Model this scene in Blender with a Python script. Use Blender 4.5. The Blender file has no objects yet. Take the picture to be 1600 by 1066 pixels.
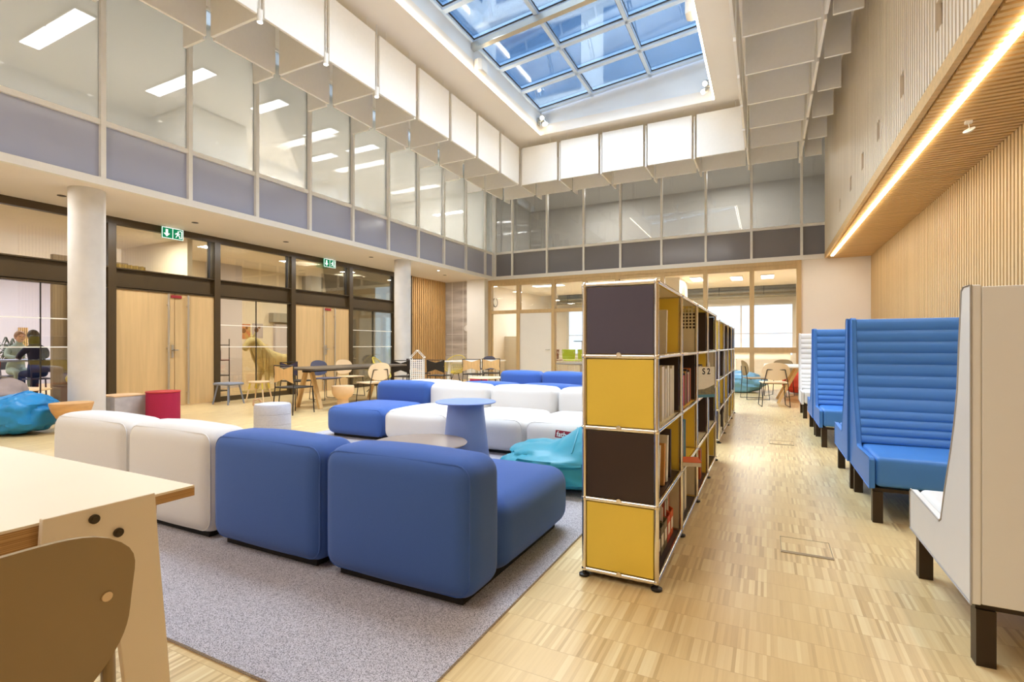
import bpy, bmesh, math, random
from mathutils import Vector, Matrix, noise
random.seed(7)
S = bpy.context.scene
COL = S.collection
PI = math.pi
def s2l(c): return c/12.92 if c <= .04045 else ((c+.055)/1.055)**2.4
def RGB(r, g, b): return (s2l(r/255), s2l(g/255), s2l(b/255), 1)
ORD = ['first','second','third','fourth','fifth','sixth','seventh','eighth','ninth','tenth','eleventh','twelfth','thirteenth','fourteenth']

# ---------------------------------------------------------------- materials
def base_mat(name):
    m = bpy.data.materials.new(name); m.use_nodes = True
    nt = m.node_tree; nt.nodes.clear()
    out = nt.nodes.new('ShaderNodeOutputMaterial')
    return m, nt, out
def N(nt, t, **kw):
    n = nt.nodes.new(t)
    for k, v in kw.items():
        if k.startswith('i_'): n.inputs[k[2:].replace('_', ' ')].default_value = v
        else: setattr(n, k, v)
    return n
def mat(name, col, rough=.6, metal=0, spec=.4, var=.0, scale=30, bump=0, bscale=200, col2=None, stretch=None, coat=0, sheen=0):
    m, nt, out = base_mat(name)
    b = N(nt, 'ShaderNodeBsdfPrincipled')
    nt.links.new(b.outputs[0], out.inputs[0])
    b.inputs['Roughness'].default_value = rough; b.inputs['Metallic'].default_value = metal
    b.inputs['Specular IOR Level'].default_value = spec
    b.inputs['Coat Weight'].default_value = coat
    b.inputs['Sheen Weight'].default_value = sheen
    tc = N(nt, 'ShaderNodeTexCoord'); mp = N(nt, 'ShaderNodeMapping')
    if stretch: mp.inputs['Scale'].default_value = stretch
    nt.links.new(tc.outputs['Object'], mp.inputs[0])
    n = N(nt, 'ShaderNodeTexNoise'); n.inputs['Scale'].default_value = scale; n.inputs['Detail'].default_value = 3
    nt.links.new(mp.outputs[0], n.inputs['Vector'])
    r = N(nt, 'ShaderNodeValToRGB')
    c2 = col2 or tuple(c*(1-var) for c in col[:3])+(1,)
    r.color_ramp.elements[0].color = c2; r.color_ramp.elements[1].color = col
    r.color_ramp.elements[0].position = .3; r.color_ramp.elements[1].position = .68
    nt.links.new(n.outputs['Fac'], r.inputs[0]); nt.links.new(r.outputs[0], b.inputs['Base Color'])
    if bump:
        n2 = N(nt, 'ShaderNodeTexNoise'); n2.inputs['Scale'].default_value = bscale
        nt.links.new(mp.outputs[0], n2.inputs['Vector'])
        bp = N(nt, 'ShaderNodeBump'); bp.inputs['Strength'].default_value = bump; bp.inputs['Distance'].default_value = .004
        nt.links.new(n2.outputs['Fac'], bp.inputs['Height']); nt.links.new(bp.outputs[0], b.inputs['Normal'])
    return m
def emis(name, col, st):
    m, nt, out = base_mat(name)
    e = N(nt, 'ShaderNodeEmission'); e.inputs[0].default_value = col; e.inputs[1].default_value = st
    nt.links.new(e.outputs[0], out.inputs[0]); return m
def glass(name, tint, refl=.06, rough=.0, haze=0, hazecol=(.7, .7, .7, 1)):
    m, nt, out = base_mat(name)
    t = N(nt, 'ShaderNodeBsdfTransparent'); t.inputs[0].default_value = tint
    last = t.outputs[0]
    if haze:
        df = N(nt, 'ShaderNodeBsdfDiffuse'); df.inputs[0].default_value = hazecol
        mx0 = N(nt, 'ShaderNodeMixShader'); mx0.inputs[0].default_value = haze
        nt.links.new(last, mx0.inputs[1]); nt.links.new(df.outputs[0], mx0.inputs[2]); last = mx0.outputs[0]
    g = N(nt, 'ShaderNodeBsdfGlossy'); g.inputs['Roughness'].default_value = rough; g.inputs[0].default_value = (1, 1, 1, 1)
    lw = N(nt, 'ShaderNodeFresnel'); lw.inputs[0].default_value = 1.45
    ml = N(nt, 'ShaderNodeMath', operation='MULTIPLY'); ml.inputs[1].default_value = refl/.04
    nt.links.new(lw.outputs[0], ml.inputs[0])
    cl = N(nt, 'ShaderNodeMath', operation='MINIMUM'); cl.inputs[1].default_value = .9
    nt.links.new(ml.outputs[0], cl.inputs[0])
    mx = N(nt, 'ShaderNodeMixShader'); nt.links.new(cl.outputs[0], mx.inputs[0])
    nt.links.new(last, mx.inputs[1]); nt.links.new(g.outputs[0], mx.inputs[2]); nt.links.new(mx.outputs[0], out.inputs[0])
    return m
def floor_mat():
    m, nt, out = base_mat('industrial_parquet')
    b = N(nt, 'ShaderNodeBsdfPrincipled'); nt.links.new(b.outputs[0], out.inputs[0])
    tc = N(nt, 'ShaderNodeTexCoord'); sx = N(nt, 'ShaderNodeSeparateXYZ'); nt.links.new(tc.outputs['Object'], sx.inputs[0])
    def cell(sock, size):
        d = N(nt, 'ShaderNodeMath', operation='DIVIDE'); d.inputs[1].default_value = size; nt.links.new(sock, d.inputs[0])
        f = N(nt, 'ShaderNodeMath', operation='FLOOR'); nt.links.new(d.outputs[0], f.inputs[0])
        fr = N(nt, 'ShaderNodeMath', operation='FRACT'); nt.links.new(d.outputs[0], fr.inputs[0])
        return f.outputs[0], fr.outputs[0]
    cx, fx = cell(sx.outputs[0], .0125); cy, fy = cell(sx.outputs[1], .16)
    bx, _ = cell(sx.outputs[0], .1625)
    def white(a, c):
        v = N(nt, 'ShaderNodeCombineXYZ'); nt.links.new(a, v.inputs[0]); nt.links.new(c, v.inputs[1])
        w = N(nt, 'ShaderNodeTexWhiteNoise', noise_dimensions='2D'); nt.links.new(v.outputs[0], w.inputs['Vector']); return w.outputs['Value']
    w1 = white(cx, cy); w2 = white(bx, cy)
    # per strip tone, strengthened or weakened per block
    a = N(nt, 'ShaderNodeMath', operation='SUBTRACT'); a.inputs[1].default_value = .5; nt.links.new(w1, a.inputs[0])
    ms = N(nt, 'ShaderNodeMath', operation='MULTIPLY'); nt.links.new(a.outputs[0], ms.inputs[0]); sc2 = N(nt, 'ShaderNodeMath', operation='MULTIPLY'); sc2.inputs[1].default_value = .8; nt.links.new(w2, sc2.inputs[0]); nt.links.new(sc2.outputs[0], ms.inputs[1])
    ad = N(nt, 'ShaderNodeMath', operation='MULTIPLY_ADD'); nt.links.new(w2, ad.inputs[0]); ad.inputs[1].default_value = .10; nt.links.new(ms.outputs[0], ad.inputs[2])
    ad2 = N(nt, 'ShaderNodeMath', operation='ADD'); ad2.inputs[1].default_value = .4; nt.links.new(ad.outputs[0], ad2.inputs[0])
    # grain
    mp = N(nt, 'ShaderNodeMapping'); mp.inputs['Scale'].default_value = (90, 6, 1); nt.links.new(tc.outputs['Object'], mp.inputs[0])
    nn = N(nt, 'ShaderNodeTexNoise'); nn.inputs['Scale'].default_value = 1; nt.links.new(mp.outputs[0], nn.inputs['Vector'])
    ad3 = N(nt, 'ShaderNodeMath', operation='MULTIPLY_ADD'); nt.links.new(nn.outputs['Fac'], ad3.inputs[0]); ad3.inputs[1].default_value = .16; nt.links.new(ad2.outputs[0], ad3.inputs[2])
    r = N(nt, 'ShaderNodeValToRGB')
    e = r.color_ramp.elements
    e[0].position = .12; e[0].color = RGB(192, 158, 106); e[1].position = .95; e[1].color = RGB(241, 220, 170)
    k = e.new(.5); k.color = RGB(226, 197, 142)
    nt.links.new(ad3.outputs[0], r.inputs[0])
    # thin joints between rows
    j = N(nt, 'ShaderNodeMath', operation='LESS_THAN'); j.inputs[1].default_value = .012; nt.links.new(fy, j.inputs[0])
    mx = N(nt, 'ShaderNodeMix', data_type='RGBA'); nt.links.new(j.outputs[0], mx.inputs[0])
    nt.links.new(r.outputs[0], mx.inputs[6]); mx.inputs[7].default_value = RGB(196, 160, 112)
    nt.links.new(mx.outputs[2], b.inputs['Base Color'])
    b.inputs['Roughness'].default_value = .28; b.inputs['Specular IOR Level'].default_value = .42
    return m
def speckle(name, c1, c2, scale, rough=.95):
    m, nt, out = base_mat(name)
    b = N(nt, 'ShaderNodeBsdfPrincipled'); nt.links.new(b.outputs[0], out.inputs[0])
    tc = N(nt, 'ShaderNodeTexCoord')
    v = N(nt, 'ShaderNodeTexNoise'); v.inputs['Scale'].default_value = scale; v.inputs['Detail'].default_value = 1
    nt.links.new(tc.outputs['Object'], v.inputs['Vector'])
    r = N(nt, 'ShaderNodeValToRGB'); r.color_ramp.elements[0].color = c1; r.color_ramp.elements[1].color = c2
    r.color_ramp.elements[0].position = .38; r.color_ramp.elements[1].position = .56
    nt.links.new(v.outputs['Fac'], r.inputs[0]); nt.links.new(r.outputs[0], b.inputs['Base Color'])
    bp = N(nt, 'ShaderNodeBump'); bp.inputs['Strength'].default_value = .5; bp.inputs['Distance'].default_value = .004
    nt.links.new(v.outputs['Fac'], bp.inputs['Height']); nt.links.new(bp.outputs[0], b.inputs['Normal'])
    b.inputs['Roughness'].default_value = rough; b.inputs['Specular IOR Level'].default_value = .1
    return m
def perforated(name, col, pitch, rad, axes=(0, 2), zmin=None):
    """sheet with round holes cut by a transparent shader (object space)"""
    m, nt, out = base_mat(name)
    b = N(nt, 'ShaderNodeBsdfPrincipled'); b.inputs['Base Color'].default_value = col; b.inputs['Roughness'].default_value = .5
    t = N(nt, 'ShaderNodeBsdfTransparent')
    tc = N(nt, 'ShaderNodeTexCoord'); sx = N(nt, 'ShaderNodeSeparateXYZ'); nt.links.new(tc.outputs['Object'], sx.inputs[0])
    fr = []
    for a in axes:
        d = N(nt, 'ShaderNodeMath', operation='DIVIDE'); d.inputs[1].default_value = pitch; nt.links.new(sx.outputs[a], d.inputs[0])
        f = N(nt, 'ShaderNodeMath', operation='FRACT'); nt.links.new(d.outputs[0], f.inputs[0])
        s = N(nt, 'ShaderNodeMath', operation='SUBTRACT'); s.inputs[1].default_value = .5; nt.links.new(f.outputs[0], s.inputs[0])
        q = N(nt, 'ShaderNodeMath', operation='POWER'); q.inputs[1].default_value = 2; nt.links.new(s.outputs[0], q.inputs[0])
        fr.append(q.outputs[0])
    ad = N(nt, 'ShaderNodeMath', operation='ADD'); nt.links.new(fr[0], ad.inputs[0]); nt.links.new(fr[1], ad.inputs[1])
    lt = N(nt, 'ShaderNodeMath', operation='LESS_THAN'); lt.inputs[1].default_value = rad*rad; nt.links.new(ad.outputs[0], lt.inputs[0])
    fac = lt.outputs[0]
    if zmin is not None:
        g = N(nt, 'ShaderNodeMath', operation='GREATER_THAN'); g.inputs[1].default_value = zmin; nt.links.new(sx.outputs[2], g.inputs[0])
        mm = N(nt, 'ShaderNodeMath', operation='MULTIPLY'); nt.links.new(fac, mm.inputs[0]); nt.links.new(g.outputs[0], mm.inputs[1]); fac = mm.outputs[0]
    mx = N(nt, 'ShaderNodeMixShader'); nt.links.new(fac, mx.inputs[0]); nt.links.new(b.outputs[0], mx.inputs[1]); nt.links.new(t.outputs[0], mx.inputs[2])
    nt.links.new(mx.outputs[0], out.inputs[0]); return m

M = {}
M['floor'] = floor_mat()
M['carpet'] = speckle('carpet_pile', RGB(128, 122, 124), RGB(208, 202, 206), 300)
M['white'] = mat('white_paint', RGB(236, 231, 222), .7, var=.02, scale=3)
M['cream'] = mat('cream_plaster', RGB(242, 234, 224), .8, var=.02, scale=2)
M['soffit'] = mat('soffit_plaster', RGB(240, 232, 224), .8, var=.02, scale=2)
M['wellwhite'] = mat('light_well_plaster', RGB(232, 236, 240), .75, var=.02, scale=2)
M['wmetal'] = mat('white_lacquered_metal', RGB(236, 233, 226), .4, var=.02)
M['skyframe'] = mat('pale_blue_grey_metal', RGB(206, 222, 242), .4, var=.02)
M['pinelit'] = mat('lit_pine_batten', RGB(250, 236, 212), .5, var=.12, scale=1.5, stretch=(14, 14, .35))  # same pine, paled so the upper face's stronger light sits in the colour
M['seamgrey'] = mat('grey_piping', RGB(176, 172, 168), .6)
M['baffle'] = mat('white_acoustic_felt', RGB(247, 244, 238), .9, spec=.1, var=.02, scale=20)
M['concrete'] = mat('pale_concrete', RGB(220, 217, 214), .7, var=.10, scale=4, bump=.1, bscale=60)
M['bronze'] = mat('dark_bronze_metal', RGB(70, 56, 34), .4, spec=.4, var=.06, scale=4)
M['oakdoor'] = mat('oak_door_veneer', RGB(212, 181, 132), .5, var=.14, scale=1.2, stretch=(14, 14, .9))
M['oakframe'] = mat('oak_frame', RGB(206, 175, 126), .5, var=.12, scale=2, stretch=(8, 8, 1.2))
M['pine'] = mat('pine_batten', RGB(218, 186, 134), .5, var=.16, scale=1.5, stretch=(14, 14, .35))
M['pineX'] = mat('pine_soffit_batten', RGB(228, 190, 130), .5, var=.16, scale=1.5, stretch=(.6, 14, 14))
M['pinedark'] = mat('larch_batten', RGB(216, 174, 116), .5, var=.25, scale=2, stretch=(16, 16, .3))
M['pineback'] = mat('batten_backing', RGB(120, 88, 48), .7, var=.1)
M['steel'] = mat('brushed_steel', RGB(205, 200, 190), .3, metal=.9, var=.03)
M['chrome'] = mat('chrome_tube', RGB(235, 228, 214), .12, metal=1, var=.01)
M['black'] = mat('black_metal', RGB(38, 32, 28), .45, var=.05)
M['legbrown'] = mat('dark_brown_metal', RGB(52, 36, 18), .4, var=.06)
M['blue'] = mat('blue_wool_fabric', RGB(70, 102, 170), .9, spec=.15, var=.07, scale=350, bump=.25, bscale=900, sheen=.15)
M['offwhite'] = mat('off_white_wool_fabric', RGB(226, 223, 220), .9, spec=.15, var=.05, scale=350, bump=.25, bscale=900, sheen=.1)
M['vblue'] = mat('blue_vinyl', RGB(70, 130, 206), .45, spec=.4, var=.03, scale=6)
M['vwhite'] = mat('white_vinyl', RGB(230, 229, 226), .45, spec=.4, var=.02, scale=6)
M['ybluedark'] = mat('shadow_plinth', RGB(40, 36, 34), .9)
M['yel'] = mat('yellow_enamel', RGB(248, 214, 84), .3, spec=.4, var=.03, scale=5)
M['anth'] = mat('anthracite_enamel', RGB(90, 85, 104), .35, spec=.4, var=.03, scale=5)
M['brn'] = mat('black_brown_enamel', RGB(62, 46, 40), .35, spec=.4, var=.05, scale=5)
M['beige'] = mat('light_beige_enamel', RGB(228, 214, 178), .35, spec=.4, var=.02, scale=5)
M['perf'] = perforated('perforated_beige_enamel', RGB(222, 206, 168), .024, .34, (0, 2), .0)
M['spandrel'] = mat('blue_grey_fritted_glass', RGB(168, 172, 192), .12, spec=.5, var=.03, scale=2)
M['spandrelB'] = mat('grey_fritted_glass', RGB(126, 124, 128), .12, spec=.5, var=.03, scale=2)
M['glassU'] = glass('upper_glazing', (.9, .92, .92, 1), .03, .0, .32, RGB(224, 230, 230))
M['glassB'] = glass('rear_upper_glazing', (.78, .78, .76, 1), .06, .0, .2, RGB(190, 188, 184))
M['glassO'] = glass('bronze_tinted_glass', (.93, .91, .82, 1), .05)
M['glassC'] = glass('clear_glass', (.95, .96, .95, 1), .04)
M['glassS'] = glass('skylight_glass', (.88, .95, 1, 1), .04)
M['led'] = emis('warm_led', (1, .86, .62, 1), 14)
M['ledw'] = emis('white_luminaire', (1, .98, .93, 1), 7)
M['spot'] = emis('spot_lamp', (1, .93, .8, 1), 12)
M['lav'] = mat('lavender_wall', RGB(214, 210, 226), .8, var=.03, scale=2)
M['greywall'] = mat('grey_wall', RGB(168, 166, 162), .8, var=.05, scale=2)
M['darkgrey'] = mat('dark_grey_wall', RGB(92, 92, 92), .8, var=.05, scale=2)
M['ply'] = mat('cream_laminate', RGB(238, 222, 196), .45, var=.03, scale=3)
M['plyedge'] = mat('plywood_edge', RGB(206, 164, 106), .6, col2=RGB(150, 106, 56), scale=3, stretch=(.4, .4, 150))
M['taupe'] = mat('taupe_plastic', RGB(150, 128, 92), .45, spec=.4, var=.04, scale=5)
M['taupeedge'] = mat('grey_taupe_seat', RGB(170, 164, 158), .45)
M['walnut'] = mat('dark_table_top', RGB(96, 84, 70), .35, spec=.5, var=.1, scale=3, stretch=(1, 8, 1))
M['oak'] = mat('light_oak', RGB(222, 182, 124), .5, var=.15, scale=3, stretch=(10, 10, 1.5))
M['peach'] = mat('pale_birch_shell', RGB(236, 208, 168), .5, var=.05, scale=3)
M['cork'] = mat('turned_wood', RGB(216, 168, 112), .6, var=.25, scale=6, stretch=(1, 1, 3))
M['tables'] = mat('pale_wood_pedestal', RGB(228, 190, 148), .6, var=.12, scale=5)
M['slateblue'] = mat('slate_blue_shell', RGB(92, 94, 116), .5, var=.05)
M['plum'] = mat('dark_plum_backrest', RGB(66, 54, 72), .5, var=.05)
M['blackwood'] = mat('black_stained_ply', RGB(44, 38, 32), .5, var=.08)
M['yellowcord'] = mat('yellow_cord', RGB(226, 206, 84), .6)
M['bluetable'] = mat('periwinkle_lacquer', RGB(124, 146, 204), .45, var=.03, scale=4)
M['topgrey'] = mat('grey_brown_table_top', RGB(150, 134, 122), .3, spec=.5, var=.06, scale=5)
M['felt'] = mat('grey_felt', RGB(196, 194, 202), .95, spec=.1, var=.12, scale=60, bump=.4, bscale=300)
M['leather'] = mat('tan_leather', RGB(196, 152, 110), .5, var=.1)
M['red'] = mat('crimson_fabric', RGB(162, 28, 70), .8, var=.06, scale=60)
M['redrim'] = mat('crimson_lid', RGB(190, 60, 60), .6)
M['marble'] = mat('marbled_grey', RGB(206, 203, 206), .5, col2=RGB(176, 173, 178), scale=5, var=.1)
M['turq'] = mat('turquoise_nylon', RGB(48, 146, 170), .4, spec=.35, var=.08, scale=6)
M['bagblue'] = mat('bright_blue_nylon', RGB(40, 140, 206), .4, spec=.35, var=.1, scale=6)
M['baggrey'] = mat('mauve_grey_cotton', RGB(158, 144, 142), .85, var=.1, scale=8)
M['bagsky'] = mat('sky_blue_nylon', RGB(120, 176, 208), .4, spec=.35, var=.08, scale=6)
M['bagred'] = mat('red_orange_nylon', RGB(226, 76, 50), .45, spec=.3, var=.1, scale=6)
M['tagred'] = mat('red_label_cloth', RGB(150, 26, 44), .7)
M['ink'] = mat('black_print', RGB(24, 20, 20), .6)
M['signwhite'] = mat('white_print', RGB(246, 246, 240), .5)
M['green'] = emis('exit_sign_green', RGB(30, 130, 84), .9)
M['signlit'] = emis('exit_sign_white', RGB(240, 250, 240), 1.4)
M['statue'] = mat('cream_plaster_statue', RGB(222, 208, 158), .7, var=.1, scale=12, bump=.3, bscale=40)
M['lime'] = mat('lime_green_plastic', RGB(180, 214, 60), .5)
M['brown'] = mat('brown_wood', RGB(140, 96, 62), .6, var=.1)
M['duct'] = mat('galvanised_duct', RGB(150, 144, 128), .35, metal=.6, var=.15, scale=8)
M['curtain'] = mat('olive_curtain', RGB(164, 140, 82), .85, var=.25, scale=2, stretch=(1, 14, .2))
M['curtain2'] = mat('taupe_slat_panel', RGB(156, 140, 124), .85, var=.22, scale=2, stretch=(1, 12, .2))
M['striped'] = mat('streaked_stone_panel', RGB(206, 198, 188), .5, col2=RGB(164, 154, 144), scale=1.1, stretch=(.7, 1, 5))  # darker streaks running across the panel
M['skin'] = mat('skin', RGB(205, 150, 120), .6)
M['hair'] = mat('dark_brown_hair', RGB(40, 26, 20), .6)
M['navy'] = mat('navy_cloth', RGB(34, 36, 72), .9)
M['sage'] = mat('sage_green_cloth', RGB(150, 166, 158), .9)
M['leaf'] = mat('dark_green_leaf', RGB(44, 56, 40), .6, var=.3)
M['terra'] = mat('grey_planter', RGB(120, 112, 110), .7)
M['redchair'] = mat('dark_red_plastic', RGB(150, 40, 48), .5)
M['bluedesk'] = mat('pale_blue_laminate', RGB(170, 180, 220), .5)
M['outwall'] = mat('pale_outside_wall', RGB(236, 240, 246), .8, var=.05, scale=1)
M['outwin'] = mat('outside_window_glass', RGB(120, 160, 200), .1, spec=.7, var=.2, scale=.8)
M['paper'] = mat('paper_block', RGB(238, 230, 210), .8, var=.05, scale=60)
M['poster1'] = mat('poster_ochre', RGB(206, 176, 110), .7, col2=RGB(214, 120, 90), scale=6)
M['poster2'] = mat('poster_lilac', RGB(198, 190, 202), .7, var=.05)
M['picture'] = mat('landscape_print', RGB(150, 140, 100), .7, col2=RGB(110, 108, 96), scale=40)
M['pictureb'] = mat('blue_print', RGB(90, 140, 160), .7)
M['brass'] = mat('brushed_floor_trim', RGB(170, 150, 120), .35, metal=.7)
_bk = {}
def bookmat(r, g, b):
    k = (r, g, b)
    if k not in _bk: _bk[k] = mat('book_cover_%02x%02x%02x' % k, RGB(*k), .5, var=.05, scale=20)
    return _bk[k]

# ---------------------------------------------------------------- mesh building
class MB:
    def __init__(s): s.v = []; s.f = []
    def add(s, vs, fs, mtx=None):
        o = len(s.v)
        s.v += [tuple(mtx @ Vector(p)) if mtx else tuple(p) for p in vs]
        s.f += [tuple(i+o for i in f) for f in fs]; return s
    def box(s, x0, y0, z0, x1, y1, z1, mtx=None):
        if x0 > x1: x0, x1 = x1, x0
        if y0 > y1: y0, y1 = y1, y0
        if z0 > z1: z0, z1 = z1, z0
        v = [(x0,y0,z0),(x1,y0,z0),(x1,y1,z0),(x0,y1,z0),(x0,y0,z1),(x1,y0,z1),(x1,y1,z1),(x0,y1,z1)]
        return s.add(v, [(0,3,2,1),(4,5,6,7),(0,1,5,4),(1,2,6,5),(2,3,7,6),(3,0,4,7)], mtx)
    def beam(s, p0, p1, w, h):                  # box section bar between two points
        p0 = Vector(p0); p1 = Vector(p1); d = (p1-p0); L = d.length; d.normalize()
        up = Vector((0,0,1)) if abs(d.z) < .95 else Vector((0,1,0))
        x = d.cross(up).normalized(); z = x.cross(d).normalized()
        m = Matrix((( x.x, d.x, z.x, p0.x),(x.y, d.y, z.y, p0.y),(x.z, d.z, z.z, p0.z),(0,0,0,1)))
        return s.box(-w/2, 0, -h/2, w/2, L, h/2, m)
    def cyl(s, p0, p1, r0, r1=None, n=12, cap=True):
        if r1 is None: r1 = r0
        p0 = Vector(p0); p1 = Vector(p1); d = (p1-p0).normalized()
        a = d.orthogonal().normalized(); b = d.cross(a)
        vs = []
        for p, r in ((p0, r0), (p1, r1)):
            for i in range(n):
                t = 2*PI*i/n; vs.append(p + a*r*math.cos(t) + b*r*math.sin(t))
        fs = [(i, (i+1) % n, n+(i+1) % n, n+i) for i in range(n)]
        if cap: fs += [tuple(range(n-1, -1, -1)), tuple(range(n, 2*n))]
        return s.add(vs, fs)
    def tube(s, pts, r, n=8, closed=False):
        pts = [Vector(p) for p in pts]; m = len(pts); vs = []; fs = []; prev = None
        rs = r if isinstance(r, (list, tuple)) else [r]*m
        for i, p in enumerate(pts):
            a = pts[(i-1) % m] if (closed or i > 0) else p
            b = pts[(i+1) % m] if (closed or i < m-1) else p
            d = (b-a).normalized()
            if prev is None: u = d.orthogonal().normalized()
            else:
                u = prev - d*prev.dot(d)
                u = u.normalized() if u.length > 1e-6 else d.orthogonal().normalized()
            prev = u; w = d.cross(u)
            for k in range(n):
                t = 2*PI*k/n; vs.append(p + u*rs[i]*math.cos(t) + w*rs[i]*math.sin(t))
        for i in range(m if closed else m-1):
            j = (i+1) % m
            for k in range(n): fs.append((i*n+k, i*n+(k+1) % n, j*n+(k+1) % n, j*n+k))
        if not closed: fs += [tuple(range(n-1, -1, -1)), tuple((m-1)*n+k for k in range(n))]
        return s.add(vs, fs)
    def lathe(s, prof, n=28, c=(0,0,0), sx=1, sy=1):
        vs = []; fs = []; m = len(prof)
        for r, z in prof:
            for k in range(n):
                t = 2*PI*k/n; vs.append((c[0]+r*sx*math.cos(t), c[1]+r*sy*math.sin(t), c[2]+z))
        for i in range(m-1):
            for k in range(n): fs.append((i*n+k, i*n+(k+1) % n, (i+1)*n+(k+1) % n, (i+1)*n+k))
        fs += [tuple(range(n-1, -1, -1)), tuple((m-1)*n+k for k in range(n))]
        return s.add(vs, fs)
    def prism(s, poly, d0, d1, axis='y', mtx=None):    # 2D polygon extruded between d0 and d1 along axis
        n = len(poly)
        def P(a, b, d): return {'x': (d, a, b), 'y': (a, d, b), 'z': (a, b, d)}[axis]
        vs = [P(a, b, d0) for a, b in poly] + [P(a, b, d1) for a, b in poly]
        fs = [(i, (i+1) % n, n+(i+1) % n, n+i) for i in range(n)] + [tuple(range(n-1, -1, -1)), tuple(range(n, 2*n))]
        return s.add(vs, fs, mtx)
    def sphere(s, c, r, n=14, sc=(1,1,1)):
        vs = []; fs = []; m = n//2
        for i in range(m+1):
            ph = PI*i/m
            for k in range(n):
                t = 2*PI*k/n
                vs.append((c[0]+r*sc[0]*math.sin(ph)*math.cos(t), c[1]+r*sc[1]*math.sin(ph)*math.sin(t), c[2]+r*sc[2]*math.cos(ph)))
        for i in range(m):
            for k in range(n): fs.append((i*n+k, (i+1)*n+k, (i+1)*n+(k+1) % n, i*n+(k+1) % n))
        return s.add(vs, fs)
    def soft(s, x0, y0, z0, x1, y1, z1, r=.08, bul=.02, rb=None, k=5, flat=4):
        """upholstered block: rounded edges and gently swelling faces"""
        hx, hy, hz = (x1-x0)/2, (y1-y0)/2, (z1-z0)/2; c = Vector(((x0+x1)/2, (y0+y1)/2, (z0+z1)/2))
        r = min(r, hx*.95, hy*.95, hz*.95)
        def coords(h):
            a = [-h + r*(1-math.cos(PI/2*i/k)) for i in range(k+1)]
            mid = [-h+r + (2*h-2*r)*i/flat for i in range(1, flat)]
            return a + mid + [-q for q in reversed(a)]
        cs = [coords(h) for h in (hx, hy, hz)]; H = (hx, hy, hz); idx = {}; vs = []; fs = []
        def vert(p):
            key = tuple(round(q, 5) for q in p)
            if key in idx: return idx[key]
            P = Vector(p); rr = r
            inner = Vector([max(-H[a]+rr, min(H[a]-rr, P[a])) for a in range(3)])
            d = P-inner
            if d.length > 1e-9: Q = inner + d.normalized()*rr
            else: Q = P.copy()
            w = [Q[a]/H[a] for a in range(3)]
            B = Vector((.35*w[0]*(1-w[1]**2)*(1-w[2]**2), w[1]*(1-w[0]**2)*(1-w[2]**2), w[2]*(1-w[0]**2)*(1-w[1]**2)*1.0))*bul
            Q += B
            if Q.z < -H[2]: Q.z = -H[2]
            idx[key] = len(vs); vs.append(Q+c); return idx[key]
        for a in range(3):
            b, d = (a+1) % 3, (a+2) % 3
            for sg in (-1, 1):
                for i in range(len(cs[b])-1):
                    for j in range(len(cs[d])-1):
                        q = []
                        for ii, jj in ((i, j), (i+1, j), (i+1, j+1), (i, j+1)):
                            p = [0,0,0]; p[a] = sg*H[a]; p[b] = cs[b][ii]; p[d] = cs[d][jj]; q.append(vert(p))
                        if sg < 0: q.reverse()
                        if len(set(q)) >= 3: fs.append(tuple(dict.fromkeys(q)))
        return s.add(vs, fs)
    def mesh(s, name, m, smooth=True):
        me = bpy.data.meshes.new(name)
        me.from_pydata([tuple(p) for p in s.v], [], s.f); me.update()
        bm = bmesh.new(); bm.from_mesh(me); bmesh.ops.recalc_face_normals(bm, faces=bm.faces); bm.to_mesh(me); bm.free()
        if m: me.materials.append(m)
        if smooth:
            me.polygons.foreach_set('use_smooth', [True]*len(me.polygons))
            me.set_sharp_from_angle(angle=math.radians(38))
        return me
    def build(s, name, m, parent=None, smooth=True, bevel=0, loc=None):
        o = bpy.data.objects.new(name, s.mesh(name, m, smooth)); COL.objects.link(o)
        if parent: o.parent = parent
        if loc: o.location = loc
        if bevel:
            b = o.modifiers.new('bevel', 'BEVEL'); b.width = bevel; b.segments = 2; b.limit_method = 'ANGLE'
        return o

def tag(o, label, cat, group=None, kind=None):
    if label: o['label'] = label
    if cat: o['category'] = cat
    if group: o['group'] = group
    if kind: o['kind'] = kind
    return o
def thing(name, label, cat, loc=(0,0,0), rz=0, group=None):
    o = bpy.data.objects.new(name, None); COL.objects.link(o)
    o.empty_display_size = .1; o.location = loc; o.rotation_euler = (0, 0, rz)
    return tag(o, label, cat, group)
def struct(name, mb, m, label=None, cat=None, parent=None, smooth=False, bevel=0):
    o = mb.build(name, m, parent, smooth, bevel)
    if not parent: o['kind'] = 'structure'
    if label: o['label'] = label
    if cat: o['category'] = cat
    return o
def sempty(name, label=None, cat=None, loc=(0,0,0)):
    o = bpy.data.objects.new(name, None); COL.objects.link(o); o.location = loc; o['kind'] = 'structure'
    if label: o['label'] = label
    if cat: o['category'] = cat
    return o
def kids(o): return [c for c in bpy.data.objects if c.parent == o]
def dup(root, loc, rz=0, label=None, group=None, mats=None):
    def cp(o, par):
        c = o.copy(); COL.objects.link(c); c.parent = par
        for k in [x for x in bpy.data.objects if x.parent == o]: cp(k, c)
        return c
    r = root.copy(); COL.objects.link(r); r.location = loc; r.rotation_euler = (0, 0, rz)
    if label: r['label'] = label
    if group: r['group'] = group
    for k in kids(root):
        cp(k, r)
    return r
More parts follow.
